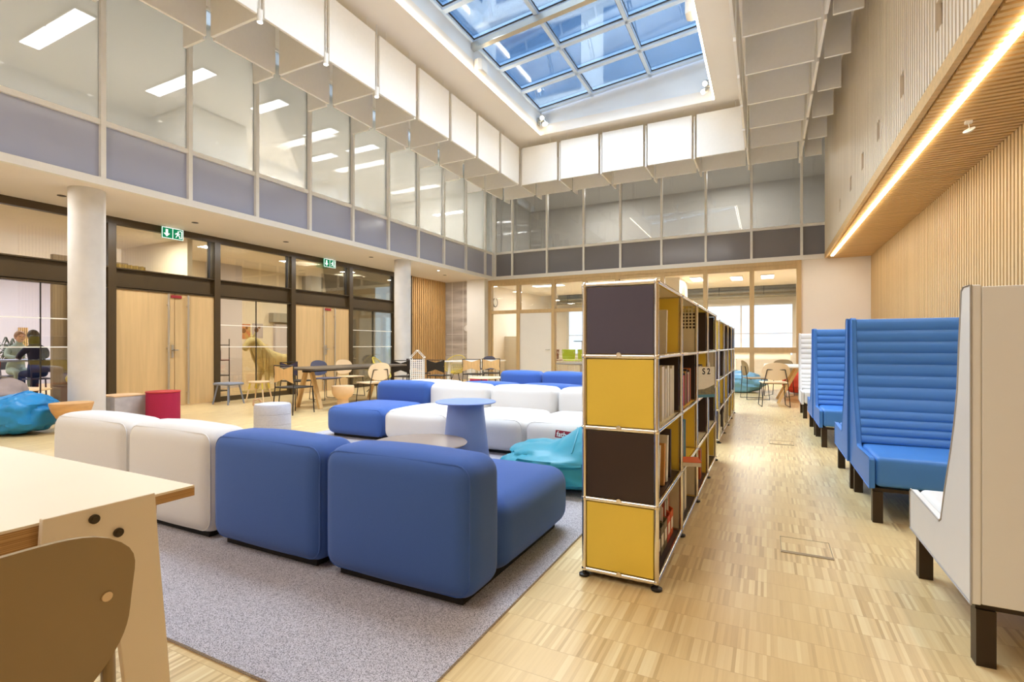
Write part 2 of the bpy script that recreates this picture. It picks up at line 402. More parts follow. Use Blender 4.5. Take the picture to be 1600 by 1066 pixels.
def text(name, s, size, m, parent, loc, rot, extrude=.0008, align='CENTER', bold=0):
    cu = bpy.data.curves.new(name, 'FONT'); cu.body = s; cu.size = size; cu.extrude = extrude; cu.align_x = align; cu.align_y = 'CENTER'; cu.offset = bold
    t = bpy.data.objects.new(name+'_tmp', cu); COL.objects.link(t)
    dg = bpy.context.evaluated_depsgraph_get(); me = bpy.data.meshes.new_from_object(t.evaluated_get(dg)); me.name = name
    bpy.data.objects.remove(t)
    me.materials.clear(); me.materials.append(m)
    o = bpy.data.objects.new(name, me); COL.objects.link(o); o.parent = parent; o.location = loc; o.rotation_euler = rot
    return o
def skin(name, verts, edges, radii, m, parent, sub=2, root=0):
    me = bpy.data.meshes.new(name); me.from_pydata(verts, edges, []); me.update()
    o = bpy.data.objects.new(name+'_tmp', me); COL.objects.link(o)
    md = o.modifiers.new('skin', 'SKIN'); md.use_smooth_shade = True
    for i, r in enumerate(radii):
        sv = me.skin_vertices[0].data[i]; rr = r if isinstance(r, tuple) else (r, r); sv.radius = rr; sv.use_root = (i == root)
    sb = o.modifiers.new('sub', 'SUBSURF'); sb.levels = sub; sb.render_levels = sub
    dg = bpy.context.evaluated_depsgraph_get(); me2 = bpy.data.meshes.new_from_object(o.evaluated_get(dg)); me2.name = name
    bpy.data.objects.remove(o)
    me2.materials.clear(); me2.materials.append(m)
    p = bpy.data.objects.new(name, me2); COL.objects.link(p); p.parent = parent
    return p

# ---------------------------------------------------------------- camera
YAW = math.atan(398/792)
cd = bpy.data.cameras.new('camera'); cam = bpy.data.objects.new('camera', cd); COL.objects.link(cam)
cam.location = (0, 0, 1.135); cam.rotation_euler = (PI/2, 0, YAW)
cd.sensor_width = 36; cd.lens = 36*792/1600; cd.shift_y = 8/1600; cd.clip_start = .05; cd.clip_end = 200
S.camera = cam

# ================================================================ SETTING
XL, XD, YB, XR = -8.15, -10.0, 14.8, 2.25        # upper left facade, ground floor glazed front, rear wall, right wall
Y0 = -5.0                                         # wall behind the camera
ZS, ZC = 3.35, 6.66                               # soffits, high ceiling
ZT = 1.35

struct('floor', MB().box(-20, Y0-.2, -.2, 6, 27, 0), M['floor'], 'pale end-grain wood strip floor', 'floor')
# high ceiling with the light well cut out of it
WX0, WX1, WY0, WY1 = -5.3, -1.04, 3.3, 12.2
c = MB()
for a in ((XL-.1, Y0, WX0, YB+.1), (WX1, Y0, 1.5, YB+.1), (WX0, Y0, WX1, WY0), (WX0, WY1, WX1, YB+.1)):
    c.box(a[0], a[1], ZC, a[2], a[3], ZC+.25)
struct('ceiling', c, M['cream'], 'cream high ceiling around the roof light', 'ceiling')
# light well walls: the roof light slopes up to the right
zl, zr = 7.24, 7.66
w = MB()
w.prism([(WY0-.2, ZC+.25), (WY1+.2, ZC+.25), (WY1+.2, zl), (WY0-.2, zl)], WX0-.2, WX0, 'x')
w.prism([(WY0-.2, ZC+.25), (WY1+.2, ZC+.25), (WY1+.2, zr), (WY0-.2, zr)], WX1, WX1+.2, 'x')
for y0, y1 in ((WY0-.2, WY0), (WY1, WY1+.2)):
    w.prism([(WX0, ZC+.25), (WX1, ZC+.25), (WX1, zr), (WX0, zl)], y0, y1, 'y')
struct('wall_light_well', w, M['wellwhite'], 'white walls of the light well', 'wall')
# roof light
rl = sempty('window_1', 'large gridded roof light in the high ceiling', 'skylight')
def zr_at(x): return zl + (zr-zl)*(x-WX0)/(WX1-WX0)
g = MB(); g.prism([(WX0, zl+.06), (WX1, zr+.06), (WX1, zr+.075), (WX0, zl+.075)], WY0, WY1, 'y')
g.build('glass_pane', M['glassS'], rl, False)
f = MB()
for i in range(4):
    x = WX0 + (WX1-WX0)*i/3; hw = .05 if i in (0, 3) else .035
    xa = max(WX0, x-hw); xb = min(WX1, x+hw)
    f.prism([(xa, zr_at(xa)-.02), (xb, zr_at(xb)-.02), (xb, zr_at(xb)+.06), (xa, zr_at(xa)+.06)], WY0, WY1, 'y')
ys = [12.2-.07] + [12.13-1.105*k for k in range(1, 9)]
for k, y in enumerate(ys):
    hw = .07
    f.prism([(WX0, zl-.02), (WX1, zr-.02), (WX1, zr+.06), (WX0, zl+.06)], y-hw, y+hw*.6, 'y')
f.build('frame', M['skyframe'], rl, False)
gs = MB()                                                     # black rubber gaskets round each pane
for k in range(len(ys)-1):
    for i in range(3):
        xa = WX0+(WX1-WX0)*i/3+.05; xb = WX0+(WX1-WX0)*(i+1)/3-.05; ya = ys[k+1]+.042; yb = ys[k]-.07
        for (x0, y0, x1, y1) in ((xa, ya, xb, ya+.012), (xa, yb-.012, xb, yb), (xa, ya, xa+.012, yb), (xb-.012, ya, xb, yb)):
            gs.prism([(x0, zr_at(x0)+.035), (x1, zr_at(x1)+.035), (x1, zr_at(x1)+.059), (x0, zr_at(x0)+.059)], y0, y1, 'y')
gs.build('gasket', M['black'], rl, False)
bm_ = MB(); yb = ys[3]
bm_.prism([(WX0, zl-.14), (WX1, zr-.14), (WX1, zr-.021), (WX0, zl-.021)], yb-.1, yb+.02, 'y')
bm_.build('crossbeam', M['steel'], rl, False)

# ---- left: upper glazed facade over the soffit
struct('wall_left_soffit', MB().box(XD-3.2, Y0, ZS, XL+.02, YB, ZS+.08), M['soffit'], 'cream soffit above the left aisle', 'ceiling')
struct('trim_left_fascia', MB().box(XL-.02, Y0, ZS-.02, XL+.06, YB, ZS+.085), M['wmetal'], 'white edge trim under the left glazing', 'trim')
def bay(n, label, axis, a0, a1, pos, glassm, spm, sgn):
    """one bay of the upper curtain wall; axis = running direction; sgn = side the mullion projects to"""
    o = sempty('window_%d' % n, label, 'window')
    z0, zm, z1 = ZS+.085, 4.19, ZC
    def bx(u0, u1, d0, d1, za, zb, mb=None):
        mb = mb or MB()
        if axis == 'y': mb.box(pos+sgn*d0, u0, za, pos+sgn*d1, u1, zb)
        else: mb.box(u0, pos+sgn*d0, za, u1, pos+sgn*d1, zb)
        return mb
    fr = bx(a0, a0+.06, -.04, .06, z0, z1); bx(a0+.06, a1, -.03, .04, zm-.03, zm+.04, fr); bx(a0+.06, a1, -.03, .03, z1-.05, z1, fr)
    fr.build('frame', M['wmetal'], o, False)
    bx(a0+.06, a1, -.015, -.003, zm+.04, z1-.05).build('glass_pane', glassm, o, False)
    sp = bx(a0+.06, a1, -.02, -.004, z0, zm-.03)
    sp.build('spandrel_panel', spm, o, False)
    return o
wn = 2
P = 1.172; k = 0
for i in range(11):
    y1 = 14.2-P*i; y0 = y1-P
    bay(wn, '%s glazed bay of the upper left facade from the rear corner' % ORD[i+1], 'y', y0, y1, XL, M['glassU'], M['spandrel'], 1); wn += 1
bay(wn, 'narrow glazed bay of the upper left facade at the rear corner', 'y', 14.2, YB-.06, XL, M['glassU'], M['spandrel'], 1); wn += 1
struct('wall_left_front', MB().box(XL-.1, Y0, ZS+.08, XL, 14.2-P*11, ZC), M['greywall'], 'plain upper left wall', 'wall')
struct('trim_corner_post', MB().box(XL-.05, YB-.06, ZS+.08, XL+.08, YB+.05, ZC), M['wmetal'], 'white corner post of the upper glazing', 'trim')
# upstairs room on the left
u = MB(); u.box(-12.6, -.5, ZS+.08, -12.5, YB, 6.32)
struct('wall_upstairs_left', u, M['white'], 'pale wall of the upstairs room on the left', 'wall')
struct('ceiling_upstairs_left', MB().box(-12.6, -.5, 6.32, XL-.06, YB, 6.42), M['white'], 'white ceiling of the upstairs room', 'ceiling')
u = MB(); u.box(-12.5, 6.6, 4.3, -11.0, 7.9, 6.3)
struct('wall_upstairs_box', u, M['white'], 'boxed white volume inside the upstairs room', 'wall')
u = MB(); u.box(-12.5, 14.6, ZS+.08, XL-.3, 14.7, 6.32); u.box(-12.5, -.5, ZS+.08, XL-.1, -.4, 6.32)
struct('wall_upstairs_end', u, M['white'], 'grey end wall of the upstairs room', 'wall')
for i, (xa, y) in enumerate(((-11.3, 4.05), (-11.2, 5.95), (-10.1, 8.9), (-11.3, 10.05), (-9.9, 10.1), (-10.0, 7.4))):
    t = thing('ceiling_light', '%s flat white ceiling light seen through the upper left glass' % ORD[i], 'ceiling light', (xa, y, 6.32), 0, 'upstairs ceiling lights')
    n = 2 if i in (0, 1) else 1
    fr = MB(); fr.box(-.02, -.15, -.03, n*.95, .15, 0); fr.build('housing', M['wmetal'], t, False)
    for q in range(n): MB().box(q*.95, -.13, -.036, q*.95+.91, .13, -.0305).build('diffuser', M['ledw'], t, False)

# ---- rear: upper glazed facade
struct('trim_rear_fascia', MB().box(XL, YB-.06, ZS-.03, 1.32, YB+.04, ZS+.085), M['wmetal'], 'white edge trim under the rear glazing', 'trim')
XB = [-8.08, -7.44, -6.22, -5.01, -3.88, -2.7, -1.52, -.39, .76, 1.3]
for i in range(9):
    bay(wn, '%s glazed bay of the upper rear facade from the left corner' % ORD[i], 'x', XB[i], XB[i+1], YB, M['glassB'], M['spandrelB'], -1); wn += 1
u = MB(); u.box(-12.6, 18.5, ZS, 2, 18.6, ZC)
struct('wall_upstairs_rear', u, M['greywall'], 'grey wall of the upstairs rear room', 'wall')
struct('ceiling_upstairs_rear', MB().box(-12.6, YB+.06, 6.5, 2, 18.6, 6.6), M['greywall'], 'grey ceiling of the upstairs rear room', 'ceiling')
u = MB(); u.box(1.9, YB+.06, ZS+.1, 2.0, 18.5, 6.5); u.box(-8.6, YB+.2, ZS+.1, -8.5, 18.5, 6.5)
struct('wall_upstairs_sides', u, M['greywall'], 'grey side walls of the upstairs rear room', 'wall')

# ---- rear: ground floor oak curtain wall
struct('wall_rear_right', MB().box(.78, YB, 0, 3, YB+.2, ZS), M['cream'], 'cream wall right of the oak glazing', 'wall')
struct('wall_rear_left', MB().box(-8.98, YB-.3, 0, -8.3, YB+.2, ZS), M['white'], 'white pier left of the oak glazing', 'wall')
struct('wall_rear_corner', MB().box(-11.2, YB-.02, 0, -8.98, YB+.2, ZS), M['striped'], 'streaked stone panel in the rear left corner', 'wall')
jl = MB()
for z in (.35, .85, 1.2, 1.55): jl.box(-9.98, YB-.028, z-.006, -8.98, YB-.02, z+.006)
for x in (-9.75, -9.3): jl.box(x-.006, YB-.028, 0, x+.006, YB-.02, ZS)
jl.build('trim_stone_joint', M['wmetal'], None, False)['kind'] = 'structure'
XO = [-8.25, -7.2, -5.98, -4.95, -3.95, -2.65, -1.5, -.35, .73]
for i in range(8):
    a, b = XO[i], XO[i+1]
    o = sempty('window_%d' % wn, '%s oak framed bay of the rear glazing from the left' % ORD[i], 'window'); wn += 1
    fr = MB()
    fr.box(a-.055, YB-.05, 0, a+.055, YB+.12, 3.22)
    if i == 7: fr.box(b-.055, YB-.05, 0, b+.055, YB+.12, 3.22)
    fr.box(a+.055, YB-.03, 3.12, b-.055, YB+.1, 3.22)
    lo = i >= 4
    if i < 4: fr.box(a+.055, YB-.03, 2.2, b-.055, YB+.1, 2.31); fr.box(a+.055, YB-.03, 0, b-.055, YB+.1, .06 if i != 1 else .001)
    else: fr.box(a+.055, YB-.03, .96, b-.055, YB+.1, 1.1)
    fr.build('frame', M['oakframe'], o, False)
    if i == 1:
        MB().box(a+.055, YB, 2.31, b-.055, YB+.012, 3.12).build('glass_pane', M['glassC'], o, False)
        d = sempty('door_1', 'white door leaf in the oak glazing at the rear left', 'door')
        MB().box(a+.06, YB-.02, .01, b-.06, YB+.03, 2.195).build('door_leaf', M['white'], d, False)
        h = MB(); h.cyl((b-.13, YB-.06, 1.02), (b-.25, YB-.06, 1.02), .012); h.cyl((b-.13, YB-.02, 1.02), (b-.13, YB-.06, 1.02), .015)
        h.build('door_handle', M['steel'], d)
    else:
        gl = MB()
        if i < 4: gl.box(a+.055, YB, .06, b-.055, YB+.012, 2.2); gl.box(a+.055, YB, 2.31, b-.055, YB+.012, 3.12)
        else: gl.box(a+.055, YB, 1.1, b-.055, YB+.012, 3.12); gl.box(a+.055, YB, .0, b-.055, YB+.012, .96)
        gl.build('glass_pane', M['glassC'], o, False)
struct('trim_oak_header', MB().box(-8.3, YB-.05, 3.22, .785, YB+.15, ZS-.031), M['oakframe'], 'oak header above the rear glazing', 'trim')
# rear room
struct('ceiling_rear_room', MB().box(-11, YB+.2, 3.3, 3, 20.2, 3.35), M['cream'], 'cream ceiling of the rear room', 'ceiling')
struct('ceiling_rear_room_window', MB().box(-11, 20.2, 3.55, 3, 21.6, 3.6), M['white'], 'raised ceiling strip with bare services', 'ceiling')
u = MB(); u.box(1.05, YB+.2, 0, 1.2, 21.5, 3.6); u.box(-8.9, YB+.2, 0, -8.75, 21.5, 3.6)
struct('wall_rear_room_sides', u, M['cream'], 'cream side walls of the rear room', 'wall')
u = MB()
u.box(-11, 21.4, 0, -8.0, 21.55, 3.6); u.box(.85, 21.4, 0, 1.2, 21.55, 3.6); u.box(-8, 21.4, 2.75, .85, 21.55, 3.6); u.box(-8, 21.4, 0, .85, 21.55, .75)
struct('wall_rear_room_back', u, M['white'], 'white far wall of the rear room with a window band', 'wall')
for i in range(5):
    a = -7.98+i*1.766; b = a+1.766
    o = sempty('window_%d' % wn, '%s pane of the far window band from the left' % ORD[i], 'window'); wn += 1
    fr = MB(); fr.box(a, 21.42, .75, a+.06, 21.5, 2.75); fr.box(a+.06, 21.42, .75, b, 21.5, .81); fr.box(a+.06, 21.42, 2.69, b, 21.5, 2.75); fr.box(a+.06, 21.42, 1.6, b, 21.5, 1.63)
    fr.build('frame', M['wmetal'], o, False)
    MB().box(a+.06, 21.45, .81, b, 21.46, 2.69).build('glass_pane', M['glassC'], o, False)
u = MB(); u.box(-7.9, 16.8, 0, -7.1, 17.2, 2.2); u.box(-8.75, 16.8, 0, -7.9, 17.2, 1.5)
struct('wall_rear_room_closet', u, M['white'], 'stepped white closets behind the left of the oak glazing', 'wall')
u = MB(); u.box(-6.1, 20.3, 0, -5.75, 20.65, 3.55)
struct('trim_rear_room_column', u, M['greywall'], 'grey square column in the rear room', 'column')
struct('wall_rear_room_box', MB().box(-2.95, 16.6, 2.35, -2.45, 18.4, 3.3), M['white'], 'boxed duct riser hanging in the rear room', 'wall')
for i, (x, y, L, w_) in enumerate(((-6.9, 16.6, .35, 1.1), (-2.0, 17.2, .9, .32), (-.85, 17.5, .9, .32), (.02, 17.5, .8, .34))):
    t = thing('ceiling_light', '%s flat white ceiling light in the rear room from the left' % ORD[i], 'ceiling light', (x, y, 3.3), 0, 'rear room ceiling lights')
    MB().box(-w_/2-.02, -L/2-.02, -.03, w_/2+.02, L/2+.02, 0).build('housing', M['wmetal'], t, False)
    MB().box(-w_/2, -L/2, -.036, w_/2, L/2, -.0305).build('diffuser', M['ledw'], t, False)
for i, (z, r, y) in enumerate(((3.12, .1, 20.6), (2.95, .06, 20.4), (3.28, .13, 20.95))):
    t = thing('ventilation_duct', '%s bare metal duct under the rear room ceiling' % ['middle', 'lowest thin', 'uppermost thick'][i], 'duct', (-8.2, y, z), 0, 'bare ducts of the rear room')
    d = MB(); d.tube([(0,0,0), (.3,0,.0), (9.2,0,0)], r, 10)
    for q in range(12): d.cyl((.5+q*.75, 0, 0), (.53+q*.75, 0, 0), r*1.12)
    d.build('duct_pipe', M['duct'], t)
    for q in range(6): MB().box(.6+q*1.5, -.008, r, .615+q*1.5, .008, 3.55-z).build('bracket', M['black'], t, False)
# ---- right: pine box over the aisle, soffit and wall
XP = 1.29
struct('wall_right', MB().box(XR+.03, Y0, 0, XR+.25, YB, ZS), M['pineback'], 'backing of the right batten wall', 'wall')
b = MB(); y = Y0+.02
while y < YB-.03: b.box(XR-.01, y, .0, XR+.03, y+.052, ZS-.03); y += .086
struct('wall_right_battens', b, M['pine'], 'right wall of upright pine battens', 'wall')
struct('wall_right_upper', MB().box(XP+.045, Y0, ZS-.0, XP+.25, YB, ZC), M['pineback'], 'backing of the upper right batten face', 'wall')
SLY = [5.43, 6.7, 7.95, 9.2, 10.42, 11.9]
b = MB(); y = Y0+.02
while y < YB-.03:
    y1 = y+.052; hole = any(abs((y+y1)/2-q) < .085 for q in SLY)
    if hole: b.box(XP, y, ZS+.1, XP+.045, y1, 3.8); b.box(XP, y, 4.05, XP+.045, y1, ZC)
    else: b.box(XP, y, ZS+.1, XP+.045, y1, ZC)
    y += .086
struct('wall_right_upper_battens', b, M['pinelit'], 'upper right face of upright pine battens with small slots', 'wall')
struct('trim_right_fascia', MB().box(XP-.005, Y0, ZS-.03, XP+.045, YB-.07, ZS+.1), M['pineX'], 'pine edge board under the upper batten face', 'trim')
struct('ceiling_right_soffit', MB().box(XP+.045, Y0, ZS+.0, XR+.25, YB, ZS+.1), M['pineback'], 'backing of the right soffit', 'ceiling')
b = MB(); y = Y0+.02
while y < YB-.03: b.box(XP+.06, y, ZS-.04, XR+.02, y+.05, ZS); y += .086
struct('ceiling_right_soffit_battens', b, M['pineX'], 'right soffit of crosswise pine battens', 'ceiling')
# wall behind the camera
struct('wall_front', MB().box(XD-3.2, Y0-.2, 0, XR+.3, Y0, ZC+.3), M['cream'], 'cream wall behind the camera', 'wall')

# ---- left: ground floor bronze framed front
YP = [-.9, .95, 2.8, 4.65, 6.5, 8.35, 10.2, 12.05]
zt0, zt1 = 2.14, 2.47
fr = MB()
fr.box(XD-.1, Y0, zt0, XD-.02, 12.85, zt1); fr.box(XD-.12, Y0, zt1, XD+.05, 12.85, zt1+.02); fr.box(XD-.12, Y0, zt0-.02, XD+.05, 12.85, zt0)
fr.box(XD-.08, Y0, 3.23, XD+.02, 12.85, ZS)
fr.box(XD-.12, Y0, zt0+.02, XD+.02, 12.85, zt0+.035); 
struct('trim_bronze_transom', fr, M['bronze'], 'dark bronze channel transom along the left glazed front', 'trim')
pn = MB()
for y in YP: pn.box(XD-.1, y-.06, 0, XD+.06, y+.06, 3.23)
pn.box(XD-.1, 12.75, 0, XD+.02, 12.87, 3.23)
struct('trim_bronze_posts', pn, M['bronze'], 'dark bronze posts of the left glazed front', 'trim')
YY = YP + [12.81]
dn = 2
bayname = ['two bays before the low oval table', 'one bay before the low oval table', 'left of the concrete column', 'above the first pair of oak doors', 'in front of the horse statue', 'above the second pair of oak doors', 'behind the yellow chairs', 'narrow, beside the farther column']
for i in range(len(YY)-1):
    a, b = YY[i]+.06, YY[i+1]-.06
    o = sempty('window_%d' % wn, 'bronze tinted bay of the left front %s' % bayname[i], 'window'); wn += 1
    MB().box(XD-.03, a, zt1+.02, XD-.018, b, 3.23).build('transom_pane', M['glassO'], o, False)
    jb = MB(); jb.box(XD-.05, b-.09, zt1+.02, XD-.0, b-.055, 3.23); jb.build('frame', M['black'], o, False)
    if i in (3, 5):
        d = sempty('door_%d' % dn, '%s pair of tall oak doors with steel bars in the left front' % ('nearer' if i == 3 else 'farther'), 'door'); dn += 1
        m_ = a+(b-a)*.56
        for (p, q) in ((a, m_-.004), (m_+.004, b)):
            MB().box(XD-.03, p+.002, .012, XD+.03, q-.002, zt0-.02).build('door_leaf', M['oakdoor'], d, False)
        for q in (m_-.13, m_+.23):
            h = MB(); h.cyl((XD+.075, q, .02), (XD+.075, q, zt0-.03), .018)
            for z in (.25, 1.1, 1.9): h.cyl((XD+.03, q, z), (XD+.075, q, z), .012)
            h.build('door_handle', M['steel'], d)
        e = MB(); e.box(XD+.03, m_-.06, .92, XD+.042, m_-.02, 1.16); e.cyl((XD+.042, m_-.04, 1.06), (XD+.09, m_-.04, 1.06), .015); e.box(XD+.07, m_-.05, 1.05, XD+.09, m_+.04, 1.07)
        e.build('lock_plate', M['steel'], d, False)
        cl_ = MB(); cl_.box(XD+.03, m_-.07, zt0-.1, XD+.05, m_+.12, zt0-.05); cl_.build('door_closer', M['redchair'], d, False)
    else:
        MB().box(XD-.03, a, .1, XD-.018, b, zt0-.02).build('glass_pane', M['glassO'], o, False)
        mm = MB(); mm.box(XD-.04, a, 0, XD+.0, b, .1); mm.box(XD-.035, b-.05, .1, XD-.005, b-.01, zt0-.02); mm.build('bottom_rail', M['bronze'], o, False)
        y_ = (a+b)/2
        MB().box(XD-.036, y_-.006, .1, XD-.012, y_+.006, zt0-.02).build('glass_joint', M['black'], o, False)
        st = MB()
        for z in (1.12, 1.57): st.box(XD-.0175, a, z-.008, XD-.015, b-.06, z+.008)
        st.build('manifestation_stripe', M['signwhite'], o, False)
# larch batten wall in the rear left corner
struct('wall_left_corner', MB().box(XD-.2, 12.87, 0, XD-.06, YB, ZS), M['pineback'], 'backing of the larch batten wall', 'wall')
b = MB(); y = 12.88
while y < YB-.06: b.box(XD-.06, y, 0, XD-.0, y+.058, ZS); y += .1
struct('wall_left_corner_battens', b, M['pinedark'], 'larch batten wall in the rear left corner', 'wall')
# ground floor rooms behind the bronze front
u = MB(); u.box(-13.3, 6.4, 0, -13.2, YB, ZS); u.box(-13.2, 6.35, 0, XD-.7, 6.45, ZS)
struct('wall_side_room', u, M['cream'], 'cream wall of the room behind the statue', 'wall')
u = MB(); u.box(-19.6, -2, 0, -19.5, 9, ZS+.1); u.box(-19.5, 8.9, 0, -13.3, 9, ZS+.1); u.box(-19.5, -2, 0, -13.1, -1.9, ZS+.1)
struct('wall_side_hall', u, M['lav'], 'pale lavender wall of the far side hall', 'wall')
struct('ceiling_side_hall', MB().box(-19.6, -2, ZS+.1, -13.2, 9, ZS+.2), M['white'], 'white ceiling of the side hall', 'ceiling')
u = MB(); u.box(-12.3, 4.72, 0, -12.2, 6.0, 2.9)
struct('wall_side_partition', u, M['curtain2'], 'taupe slatted partition behind the bronze glass', 'wall')
c_ = MB()
pts = []
for q in range(61): pts.append((-12.05+.05*math.sin(q*1.25), 4.95+q*.022))
for q in range(60): pass
poly = pts + [(x-.02, y) for x, y in reversed(pts)]
c_.prism([(x, y) for x, y in poly], .02, 2.85, 'z')
o = c_.build('curtain', M['curtain']); tag(o, 'olive curtain hanging in folds behind the bronze glass', 'curtain')
sl = MB()
for q in range(5): sl.box(-19.45, 6.72+q*.045, 1.05, -19.4, 6.742+q*.045, 1.68)
o = sl.build('wall_slat_panel', M['pinedark'], None, False); tag(o, 'small panel of orange brown slats on the far lavender wall', 'wall panel')
u = MB(); u.box(-13.2, 8.3, 0, -13.0, 9.2, ZS); u.box(-13.2, 10.35, .9, -13.1, 11.3, 1.8)
struct('wall_side_room_pier', u, M['lav'], 'lavender pier and panel in the statue room', 'wall')
u = MB(); u.box(-13.2, 11.4, 0, -12.8, 11.9, ZS); u.box(-13.2, 10.2, 1.85, -13.0, 11.4, 2.12)
struct('wall_side_room_column', u, M['greywall'], 'grey pier in the room behind the yellow chairs', 'wall')

# ================================================================ LIGHTS
def area(name, loc, sx, sy, power, col, rot=(0,0,0), spread=PI):
    l = bpy.data.lights.new(name, 'AREA'); l.shape = 'RECTANGLE'; l.size = sx; l.size_y = sy; l.energy = power; l.color = col; l.spread = spread
    o = bpy.data.objects.new(name, l); COL.objects.link(o); o.location = loc; o.rotation_euler = rot; return o
WARM = (1, .93, .83); NEUT = (1, .98, .95)
sun = bpy.data.lights.new('sky_light', 'SUN'); sun.energy = 11; sun.angle = math.radians(150); sun.color = (.8, .9, 1)
so = bpy.data.objects.new('sky_light', sun); COL.objects.link(so); so.rotation_euler = (.55, .45, 0); so.location = (-3, 8, 15)
def led_strip(name, label, p0, p1, w, power, down=True):
    o = MB().beam(p0, p1, w, .02).build(name, M['led'], None, False); tag(o, label, 'light strip'); return o
led_strip('led_strip', 'warm light line along the left edge of the light well', (WX0+.02, WY0, ZC+.02), (WX0+.02, WY1-.02, ZC+.02), .03, 0)
led_strip('led_strip', 'warm light line along the right edge of the light well', (WX1-.02, WY0, ZC+.02), (WX1-.02, WY1-.02, ZC+.02), .03, 0)
area('well_led_left', (WX0+.08, 7.7, ZC+.03), .05, 8.5, 12, WARM, (0, math.radians(60), 0))
area('well_led_right', (WX1-.08, 7.7, ZC+.03), .05, 8.5, 12, WARM, (0, math.radians(-60), 0))
led_strip('led_strip', 'bright light line running the length of the right pine soffit', (1.40, 14.3, ZS-.0505), (1.58, 2.0, ZS-.0505), .05, 0)
a_ = area('soffit_led', (1.5, 8, ZS-.07), .05, 12.4, 50, WARM)
a_ = area('soffit_led_front', (1.55, -1.5, ZS-.07), .05, 6, 2, WARM)
for i in range(9):
    y = -3.5+i*2.1
    area('aisle_downlight', (-9.0, y, ZS-.03), .3, .3, 24, NEUT)
for i, (x, y) in enumerate(((-10.9, 5.5), (-10.7, 7.4), (-10.8, 9.4), (-11.3, 11.5), (-11.2, 2.5))):
    area('side_room_fill', (x, y, ZS-.06), .6, .6, 40, (1, .95, .84))  # added fill without fixtures; one stands near the statue to brighten it
for x, y in ((-16.5, 3), (-16.5, 6.5)): area('side_hall_lamp', (x, y, ZS), 2, 2, 175, (.72, .8, 1))
for x in (-6.9, -4, -2.0, -.5): area('rear_room_lamp', (x, 17.4, 3.24), .9, .9, 80, (1, .95, .86))
for y, e in ((2, 30), (5, 34), (9.0, 80), (11, 170), (13.4, 150)): area('upstairs_lamp', (-10.3, y, 6.27), 1.9, .3, e, (1, .99, .97))
for x in (-5, -1): area('upstairs_rear_lamp', (x, 17, 6.45), 1.5, .3, 190, (1, .98, .95))
area('hall_daylight', ((WX0+WX1)/2, (WY0+WY1)/2, zl-.06), WX1-WX0-1.0, WY1-WY0-.8, 465, (.74, .86, 1), spread=math.radians(125))
area('front_fill_light', (-3.8, -1.8, ZC-.05), 4, 4, 180, (1, .98, .97))  # added fill lamp behind the camera; the ceiling has no opening there
W = bpy.data.worlds.new('World'); S.world = W; W.use_nodes = True
bg = W.node_tree.nodes['Background']; bg.inputs[0].default_value = (.62, .78, 1, 1); bg.inputs[1].default_value = 1.8
S.view_settings.view_transform = 'Standard'; S.view_settings.look = 'None'; S.view_settings.gamma = 1; S.view_settings.exposure = .24
S.cycles.use_denoising = True
S.cycles.max_bounces = 10; S.cycles.diffuse_bounces = 5; S.cycles.glossy_bounces = 4; S.cycles.transparent_max_bounces = 16
S.cycles.sample_clamp_indirect = 6; S.cycles.caustics_reflective = False; S.cycles.caustics_refractive = False
#@@OBJECTS@@

# ================================================================ CEILING THINGS
GY = [12.36-1.123*k for k in range(9)]            # grid lines along the hall
GX = [-5.99+1.12*k for k in range(6)]             # grid lines across the rear
XA, XBB, RA, RB = -5.99, -7.06, -.41, .70
YA, YBB = 12.42, 13.46
ZP0, ZP1 = 5.5, 6.5
baf = {}
def baffle(axis, a0, a1, pos, label, group):
    """hanging felt panel; axis = direction it runs"""
    key = (axis, round(a1-a0, 3))
    c = (a0+a1)/2; L = a1-a0
    loc = (pos, c, ZP0) if axis == 'y' else (c, pos, ZP0)
    if key in baf: return dup(baf[key], loc, 0, label, group)
    t = thing('acoustic_panel', label, 'acoustic panel', loc, 0, group)
    mb = MB()
    if axis == 'y': mb.box(-.02, -L/2, 0, .02, L/2, ZP1-ZP0)
    else: mb.box(-L/2, -.02, 0, L/2, .02, ZP1-ZP0)
    mb.build('felt_panel', M['baffle'], t, False, .004)
    for q in (-1, 1):
        x, y = (0, q*L*.32) if axis == 'y' else (q*L*.32, 0)
        MB().cyl((x, y, ZP1-ZP0), (x, y, ZC-ZP0), .0035, n=6).build('hanger', M['wmetal'], t)
    baf[key] = t; return t
G1 = 'hanging white acoustic panels'
def nth(i): return ORD[i]
for i in range(8):
    baffle('y', GY[i+1]+.05, GY[i]-.06, XA, '%s white hanging panel from the rear corner in the left row facing the roof light' % nth(i), G1)
ye = [YBB]+GY
for i in range(9):
    baffle('y', ye[i+1]+.06, ye[i]-.06, XBB, '%s white hanging panel from the rear corner in the left row nearest the upper glazing' % nth(i), G1)
for i in range(9):
    baffle('x', XBB+.05, XA-.05, GY[i], '%s crosswise hanging panel from the rear corner between the two left rows' % nth(i), G1)
    baffle('x', XBB-.56, XBB-.1, GY[i]-.02, '%s short hanging panel from the rear corner beside the upper left glazing' % nth(i), G1)
for i in range(5):
    baffle('x', GX[i]+.06, GX[i+1]-.05, YA, '%s white hanging panel from the left in the rear row facing the roof light' % nth(i), G1)
gx = [XBB]+GX+[RB]
for i in range(7):
    baffle('x', gx[i]+.06, gx[i+1]-.06, YBB, '%s white hanging panel from the left in the rear row nearest the upper glazing' % nth(i), G1)
for i in range(6):
    baffle('y', YA+.06, YBB-.05, GX[i], '%s lengthwise hanging panel from the left between the two rear rows' % nth(i), G1)
for i in range(8):
    baffle('y', YBB+.08, YBB+.42, gx[i], '%s short hanging panel from the left beside the rear upper glazing' % nth(i), G1)
